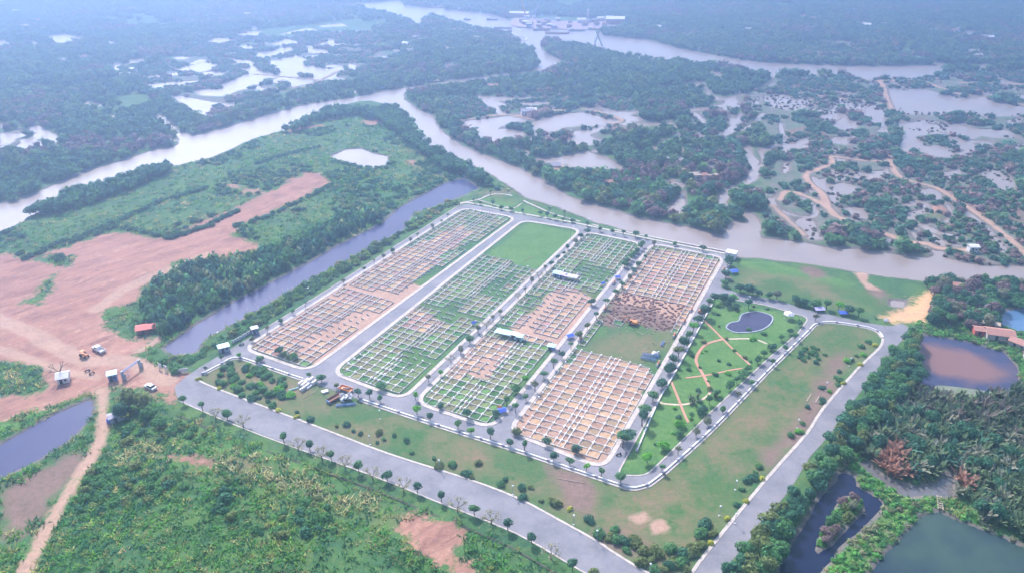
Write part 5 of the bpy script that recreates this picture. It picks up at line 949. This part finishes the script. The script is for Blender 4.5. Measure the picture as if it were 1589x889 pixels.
# sign boards, shelter, fence at the gate
def board(label, px, rz, w, h, z0=.7, n_=1):
    t = thing('sign_board', label, 'sign board', at(*px), rz); G().box(0, 0, z0, w, .12, h).build('panel', M['white'], t)
    for s in (-1, 1): G().tube((s*w*.4, .12, 0), (s*w*.4, .12, z0+h), .06).build('post', M['grey'], t)
board('left of two white sign boards in front of the canal hedge', (249, 572), rad(-35), 1.9, 1.5); board('right of two white sign boards in front of the canal hedge', (258, 575), rad(-35), 1.9, 1.5); board('long low white sign board beside the curve of the entrance road', (283, 578), rad(15), 4, 1.3, .4)
shed('teal_shelter', 'small teal-grey roadside shelter at the junction beside the hedge', 'shelter', (348, 544), 3.6, 2.6, 2.2, rad(30), M['grey'], M['teal'], .2, True, .3)
t = thing('panel_fence', 'low white panel fence ending at a grey box cabin by the hedge', 'fence'); a = np.array(P(361, 533)); b_ = np.array(P(392, 515)); dv = b_-a; L_ = np.hypot(*dv); an = math.atan2(dv[1], dv[0])
for k in range(8): c = a+dv*(k+.5)/8; G().box(c[0], c[1], .1, L_/8-.45, .12, 1.1, an).build('panel', M['white'], t)
for k in range(9): c = a+dv*k/8; G().box(c[0], c[1], 0, .3, .3, 1.4, an).build('post', M['grey'], t)
shed('grey_cabin', 'grey box cabin at the far end of the white panel fence', 'cabin', (396, 516), 2.6, 2.2, 2.3, rad(30), M['grey'], M['white'], .2, True, .1)
# street lamps
def lamp(label, px, h=3.2, grp='globe lamps in the grass'):
    t = thing('street_lamp', label, 'street lamp', at(*px), 0, grp); G().tube((0, 0, 0), (0, 0, h), .07, .045).build('pole', M['grey'], t); G().ball((0, 0, h+.22), .3).build('globe', M['globe'], t); G().box(0, 0, 0, .4, .4, .25).build('base', M['white'], t)
for px, lb in [((574, 690), 'leftmost globe lamp along the field side of the main road'), ((682, 728), 'second globe lamp along the field side of the main road'), ((796, 768), 'third globe lamp along the field side of the main road'), ((890, 814), 'fourth globe lamp along the field side of the main road'), ((926, 838), 'fifth globe lamp along the field side of the main road'), ((1008, 890), 'nearest globe lamp at the front corner of the outer field'), ((1140, 812), 'lowest globe lamp beside the right road'), ((1141, 760), 'globe lamp in the grass strip above the lowest right one'), ((1237, 664), 'globe lamp halfway up the right grass strip'), ((1281, 606), 'globe lamp in the upper part of the right grass strip'), ((1318, 568), 'uppermost globe lamp in the right grass strip'), ((590, 650), 'globe lamp in the grass below the second block'), ((1116, 800), 'globe lamp left of the lowest right road lamp')]: lamp(lb, px)
def tall_lamp(label, px, h=7.5, rz=0):
    t = thing('lamp_post', label, 'lamp post', at(*px), rz, 'tall lamp posts'); G().tube((0, 0, 0), (0, 0, h), .09, .05).build('pole', M['grey'], t); G().tube((0, 0, h), (1.3, 0, h+.2), .04).build('arm', M['grey'], t); G().box(1.4, 0, h+.12, .7, .25, .12).build('lamp_head', M['globe'], t)
for px, lb in [((338, 540), 'tall lamp post beside the teal roadside shelter'), ((478, 470), 'tall lamp post halfway along the canal hedge'), ((651, 357), 'tall lamp post near the far end of the canal hedge'), ((823, 432), 'tall lamp post on the near edge of the big lawn'), ((885, 372), 'tall lamp post on the right edge of the big lawn'), ((1090, 398), 'tall lamp post on the riverside road above the rightmost block'), ((912, 356), 'tall lamp post beside the promenade at the third block'), ((1155, 480), 'lamp post among the trees at the top of the park')]: tall_lamp(lb, px, 6.0, rnd.uniform(0, 6))
# houses on the right edge and in the wetland
for (px, sx, sy, h, rz, wm, rm, lb) in [((1521, 517), 5, 3.5, 2.0, -15, 'red', 'tile', 'small red-walled house at the left of the pond-side houses'), ((1548, 524), 9, 5.5, 2.6, -15, 'cream', 'tile', 'largest clay-roofed house beside the pink algae pond'), ((1580, 538), 6, 4, 2.2, -50, 'cream', 'tile', 'orange-roofed house at the right frame edge by the algae pond'), ((1530, 506), 8, 2.5, 1.8, -22, 'sand', 'sand', 'long low pale shed behind the clay-roofed houses'), ((1600, 560), 5, 4, 2, -20, 'cream', 'tile', 'half-hidden house cut by the right frame edge'),
    ((857, 264), 9, 6, 3.2, 12, 'cream', 'purple', 'grey-roofed river house with pale walls by the far fish pond'), ((869, 270), 7, 5, 2.2, -8, 'sand', 'tile', 'pale house in front of the grey-roofed river house'), ((848, 271), 5, 4, 2, 20, 'sand', 'tile', 'small pale hut left of the grey-roofed river house'), ((939, 287), 8, 5, 2.2, -10, 'cream', 'tile', 'pinkish-roofed hut hidden in the mangroves above the river'), ((954, 290), 4, 3, 2.0, 10, 'cream', 'tile', 'tiny hut right of the pinkish-roofed hut'),
    ((1076, 278), 7, 5, 3, 5, 'cream', 'sand', 'cream house on the bank at the head of the narrow inlet'), ((1088, 276), 6, 4, 2, 0, 'sand', 'tile', 'lower house right of the cream house at the inlet'), ((1105, 277), 6, 3, 1.8, 25, 'cream', 'sand', 'small pale hut furthest right at the inlet'), ((1484, 449), 3.5, 5, 2, -20, 'white', 'tile', 'small pink-roofed hut in the thicket beyond the spoil heap'), ((1508, 390), 4, 3, 2.6, 0, 'white', 'white', 'small white hut on the wetland bank at far right'), ((839, 237), 6, 4, 2, 0, 'sand', 'tile', 'pink-roofed hut left of the far fish pond'),
    ((818, 178), 9, 6, 3, 10, 'white', 'purple', 'white hut on the pond dike left of centre'), ((825, 176), 7, 5, 3, 0, 'cream', 'white', 'pale hut beside the white one on the pond dike'), ((765, 138), 8, 5, 3, 0, 'cream', 'tile', 'far pale house near the river fork'), ((1036, 250), 2.4, 2, 2, 0, 'white', 'white', 'tiny white hut alone in the mangroves')]:
    x, y = P(*px); shed('house', lb, 'house', px, sx, sy, h, rad(rz), M[wm], M[rm], sy*.22)
# far houses as pale specks
far_sp = [(385, 26), (175, 73), (130, 94), (100, 99), (1052, 28), (1160, 50), (1300, 16), (1320, 19), (1336, 42), (1345, 43), (1370, 42), (1440, 52), (1450, 51), (1478, 52), (1485, 50), (1525, 62), (1535, 63), (1580, 30), (1568, 38), (1530, 18), (1470, 8), (1085, 3), (1095, 2), (1510, 85), (1516, 92), (700, 52), (712, 52), (728, 54), (742, 64), (645, 63), (655, 67), (630, 73), (616, 86), (636, 84), (690, 80), (700, 82), (40, 45), (62, 36), (28, 22), (290, 15), (320, 18), (85, 2), (350, 3), (196, 122), (205, 114), (1020, 46), (1245, 30), (1260, 33)]
for k, px in enumerate(far_sp):
    s = rnd.uniform(4, 6.5); shed('far_house', 'tiny pale house far off in the hazy woodland of the upper ' + ('left' if px[0] < 530 else 'middle' if px[0] < 1050 else 'right') + ' plain', 'house', px, s*1.4, s, 3.5, rnd.uniform(-.6, .6), M['white'], rnd.choice([M['white'], M['cream'], M['tile']]), 1.6, over=.5); 
for o in bpy.data.objects:
    if o.name.startswith('far_house'): o['group'] = 'tiny pale houses far off'
# shipyard
struct(sheet('shipyard_yard', [smooth(PP([(792, 36), (800, 28), (840, 30), (880, 34), (930, 32), (962, 36), (958, 42), (925, 46), (880, 46), (830, 44), (800, 42)]), 2)], .35, mat('yard_earth', (.4, .28, .3), .95, (.3, .2, .24), .08)))
def crane(label, px, L, lean, rz, m, s=1.0):
    t = thing('crane', label, 'crane', at(*px, .4), rz); G().box(0, 0, 0, 6*s, 4.5*s, 3.5*s).build('body', M['white'], t)
    g_ = G(); tx = math.cos(lean)*L; tz = 3*s+math.sin(lean)*L
    for y in (-.7, .7): g_.tube((1, y, 3*s), (tx, y*.3, tz), .55, .4, 5).tube((1, y, 3*s+1.2), (tx, y*.3, tz), .5, .35, 5)
    for k in range(10): u = k/10; v = (k+1)/10; g_.tube((1+(tx-1)*u, -.7*(1-.7*u), 3*s+(tz-3*s)*u), (1+(tx-1)*v, .7*(1-.7*v), 3*s+(tz-3*s)*v), .18, .18, 4)
    g_.build('boom', M[m], t); G().tube((-2, 0, 3.5*s), (tx, 0, tz), .12, .12, 4).build('cable', M['grey'], t); G().box(0, 0, -.35, 5*s, 5*s, .34).build('track', M['dark'], t)
crane('tallest red-boomed crane in the far shipyard', (817, 30), 42, rad(72), rad(165), 'orange'); crane('low-boomed crane right of the tall red one', (820, 28), 17, rad(38), rad(10), 'grey', .8); crane('slim upright crane right of the tall red one', (829, 29), 17, rad(75), rad(10), 'grey', .8); crane('slim crane in the middle of the shipyard', (851, 33), 20, rad(73), rad(5), 'grey', .8)
crane('left crane on the barge moored below the shipyard', (921, 73), 18, rad(68), rad(10), 'grey', .7); crane('right crane on the barge moored below the shipyard', (936, 77), 22, rad(62), rad(175), 'grey', .7)
shed('shipyard_shed', 'large white-roofed shed at the right end of the shipyard', 'shed', (954, 37), 22, 14, 6, rad(-4), M['tile'], M['white'], 2.5); shed('shipyard_shed', 'white-roofed shed in the middle of the shipyard', 'shed', (902, 36), 10, 8, 4, 0, M['white'], M['white'], 2)
shed('shipyard_hall', 'white hall at the left end of the shipyard under the red crane', 'shed', (806, 27), 24, 9, 5, rad(-8), M['tile'], M['white'], 2); shed('shipyard_office', 'small white office on the right half of the shipyard', 'building', (932, 33), 9, 6, 4, 0, M['white'], M['white'], 1)
for k in range(26):
    yx, yy = rnd.uniform(805, 945), rnd.uniform(33, 44); s = rnd.uniform(2.5, 5.5)
    shed('yard_hut', 'small hut or container among the clutter of the far shipyard', 'hut', (yx, yy), s*1.6, s, rnd.uniform(2.2, 4), rnd.uniform(-.5, .5), rnd.choice([M['rust'], M['cream'], M['purple'], M['tile']]), rnd.choice([M['rust'], M['white'], M['tile'], M['purple']]), .8, door=False)['group'] = 'huts and containers in the far shipyard'
t = thing('silo', 'white upright silo tower in the shipyard', 'silo', at(912, 34, .4)); G().tube((0, 0, 0), (0, 0, 13), 1.7, 1.7, 10).build('shell', M['cream'], t); G().tube((0, 0, 13), (0, 0, 14.5), 1.8, .3, 10).build('cap', M['white'], t)
def boat(label, px, L, W, rz, hm='purple', house=True, name='barge'):
    t = thing(name, label, 'boat', at(*px, -.5), rz); g_ = G(); a = L/2; w_ = W/2
    pts = [(-a, -w_*.8), (a*.7, -w_), (a, 0), (a*.7, w_), (-a, w_*.8)]; n_ = len(pts)
    g_.add([(x*.95, y*.8, -.3) for x, y in pts]+[(x, y, 1.4) for x, y in pts]+[(x*.96, y*.86, 1.4) for x, y in pts]+[(x*.96, y*.86, .9) for x, y in pts], [(k, (k+1) % 5, 5+(k+1) % 5, 5+k) for k in range(5)]+[(5+k, 5+(k+1) % 5, 10+(k+1) % 5, 10+k) for k in range(5)]+[(10+k, 10+(k+1) % 5, 15+(k+1) % 5, 15+k) for k in range(5)]+[(15, 16, 17, 18, 19)])
    g_.build('hull', M[hm], t)
    if house: h = G().box(-a*.6, 0, .91, L*.2, W*.6, 2.4).build('wheelhouse', M['white'], t); G().box(-a*.6+L*.1, 0, 2.2, .1, W*.5, .8).build('window', M['glass'], h)
for px, L, W, rz, hm, nm_, lb in [((865, 52), 28, 7, -3, 'rust', 'barge', 'long dark barge moored below the middle of the shipyard'), ((764, 31), 15, 5, -8, 'purple', 'barge', 'dark barge on the river left of the shipyard'), ((780, 44), 22, 6, 0, 'purple', 'barge', 'dark barge by the near bank left of the shipyard'), ((1092, 78), 13, 4.5, 5, 'white', 'boat', 'white boat against the far bank right of centre'), ((1184, 83), 7, 3, 0, 'white', 'boat', 'left of two small white boats near the river bend'), ((1191, 84), 7, 3, 0, 'white', 'boat', 'right of two small white boats near the river bend'), ((632, 6), 12, 5, 0, 'white', 'boat', 'white boat at the top of the far river'), ((676, 12), 22, 6, -3, 'tile', 'barge', 'reddish barge along the top bank of the far river'), ((720, 16), 20, 6, -3, 'purple', 'barge', 'dark barge right of the reddish one on the top bank'), ((725, 31), 9, 4, 0, 'purple', 'boat', 'small dark boat in the middle of the far river'), ((937, 79), 12, 7, 0, 'purple', 'barge', 'crane barge tied to the near bank below the shipyard'), ((840, 47), 20, 6, -2, 'rust', 'barge', 'rusty barge left of the long dark barge'), ((895, 48), 20, 6, 0, 'purple', 'barge', 'grey barge right of the long dark barge'), ((922, 46), 16, 5, 0, 'tile', 'barge', 'short reddish barge at the right end of the shipyard quay')]:
    boat(lb, px, L, W, rad(rz), hm, nm_ == 'boat' or L < 21, nm_)
fl = PP([(789, 52), (817, 59), (816, 62), (806, 63), (798, 58)]); o = G().ribbon(fl, 1.2, -.55, .7).build('floating_boom', M['white']); tag(o, 'white floating pontoon frame in the channel below the shipyard', 'pontoon')
# plank footbridge over the lower right bank
t = thing('footbridge', 'pale plank footbridge over the bank of the lower right pond', 'footbridge'); a = np.array(P(1457, 771)); b_ = np.array(P(1459, 792)); dv = b_-a; L_ = np.hypot(*dv); an = math.atan2(dv[1], dv[0]); n2 = np.array([-dv[1], dv[0]])/L_
for s in (-1, 1): c = (a+b_)/2+n2*s*.6; G().box(c[0], c[1], .35, L_, .2, .25, an).build('beam', M['sand'], t)
for k in range(6): c = a+dv*(k+.5)/6; G().box(c[0], c[1], .602, .35, 1.4, .08, an).build('plank', M['wood'], t)
# people
def person(label, px, rz=0, pose=0):
    x, y = P(*px); J = [(0, 0, .98), (0, 0, 1.25), (0, 0, 1.45), (0, 0, 1.55), (0, .02, 1.68), (.17, 0, 1.42), (.25, .05, 1.15), (.24, .22, .98), (-.17, 0, 1.42), (-.26, .02, 1.15), (-.25, .15, .92), (.1, 0, .92), (.12, .1, .5), (.12, .0, .05), (.12, .16, .03), (-.1, 0, .92), (-.12, -.05, .5), (-.12, -.15, .05), (-.12, .02, .03)]
    Ed = [(0, 1), (1, 2), (2, 3), (3, 4), (2, 5), (5, 6), (6, 7), (2, 8), (8, 9), (9, 10), (0, 11), (11, 12), (12, 13), (13, 14), (0, 15), (15, 16), (16, 17), (17, 18)]
    rr_ = [.15, .14, .13, .06, .11, .07, .05, .035, .07, .05, .035, .1, .065, .045, .04, .1, .065, .045, .04]
    me = bpy.data.meshes.new('person'); me.from_pydata(J, Ed, []); me.materials.append(M['cloth']); o = bpy.data.objects.new('person', me); COL.objects.link(o); o.location = (x, y, .03); o.rotation_euler.z = rz
    md = o.modifiers.new('s', 'SKIN'); sv = me.skin_vertices[0].data
    for i, q in enumerate(rr_): sv[i].radius = (q, q)
    sv[0].use_root = True; s2 = o.modifiers.new('u', 'SUBSURF'); s2.levels = s2.render_levels = 1; tag(o, label, 'person')
    G().ball((0, .02, 1.72), .13, 1.1).build('hat', M['white'], o)
for px, lb in [((534, 607), 'person in dark clothes standing by the orange tipper trailer'), ((540, 608), 'person in dark clothes right of the one by the tipper trailer'), ((374, 533), 'person in dark clothes beside the motorbike at the junction'), ((139, 578), 'person in dark clothes by the motorbikes near the tent hut'), ((962, 420), 'person walking on the road beside the third block'), ((868, 548), 'person in dark clothes near the white and blue booth'), ((1100, 472), 'person on the road above the parked orange excavator')]: person(lb, px, rnd.uniform(0, 6))
# bamboo fish traps in the canal
for (px, L, rz, lb) in [((450, 446), 6, 25, 'upper bamboo fish frame floating in the canal'), ((432, 456), 7, 25, 'middle bamboo fish frame floating in the canal'), ((408, 466), 7, 30, 'third bamboo fish frame floating in the canal'), ((388, 478), 6, 30, 'lowest bamboo fish frame floating in the canal')]:
    g_ = G()
    for y in (-1.2, -.4, .4, 1.2): g_.tube((-L/2, y, 0), (L/2, y, 0), .07, .07, 4)
    for x in (-L/2, -L/6, L/6, L/2): g_.tube((x, -1.4, .09), (x, 1.4, .09), .06, .06, 4)
    o = g_.build('fish_frame', M['wood'], None, at(*px, -.4), rad(rz)); tag(o, lb, 'fish frame')

# ------------------------------------------------------------------ haze
hm_ = bpy.data.materials.new('haze_air'); hm_.use_nodes = True; n = hm_.node_tree.nodes; l = hm_.node_tree.links; n.remove(n['Principled BSDF'])
pv = n.new('ShaderNodeVolumePrincipled'); pv.inputs['Color'].default_value = (*HAZE_COL, 1); pv.inputs['Density'].default_value = HAZE; pv.inputs['Anisotropy'].default_value = 0.84
l.new(pv.outputs[0], n['Material Output'].inputs['Volume'])
o = G().box(0, 1250, -4, 6100, 5600, 164).build('haze', hm_); o['kind'] = 'stuff'; tag(o, 'pale blue haze over the whole plain', 'haze')
print('objects', len(bpy.data.objects), 'plots', len(white), 'nipa', len(pts_))
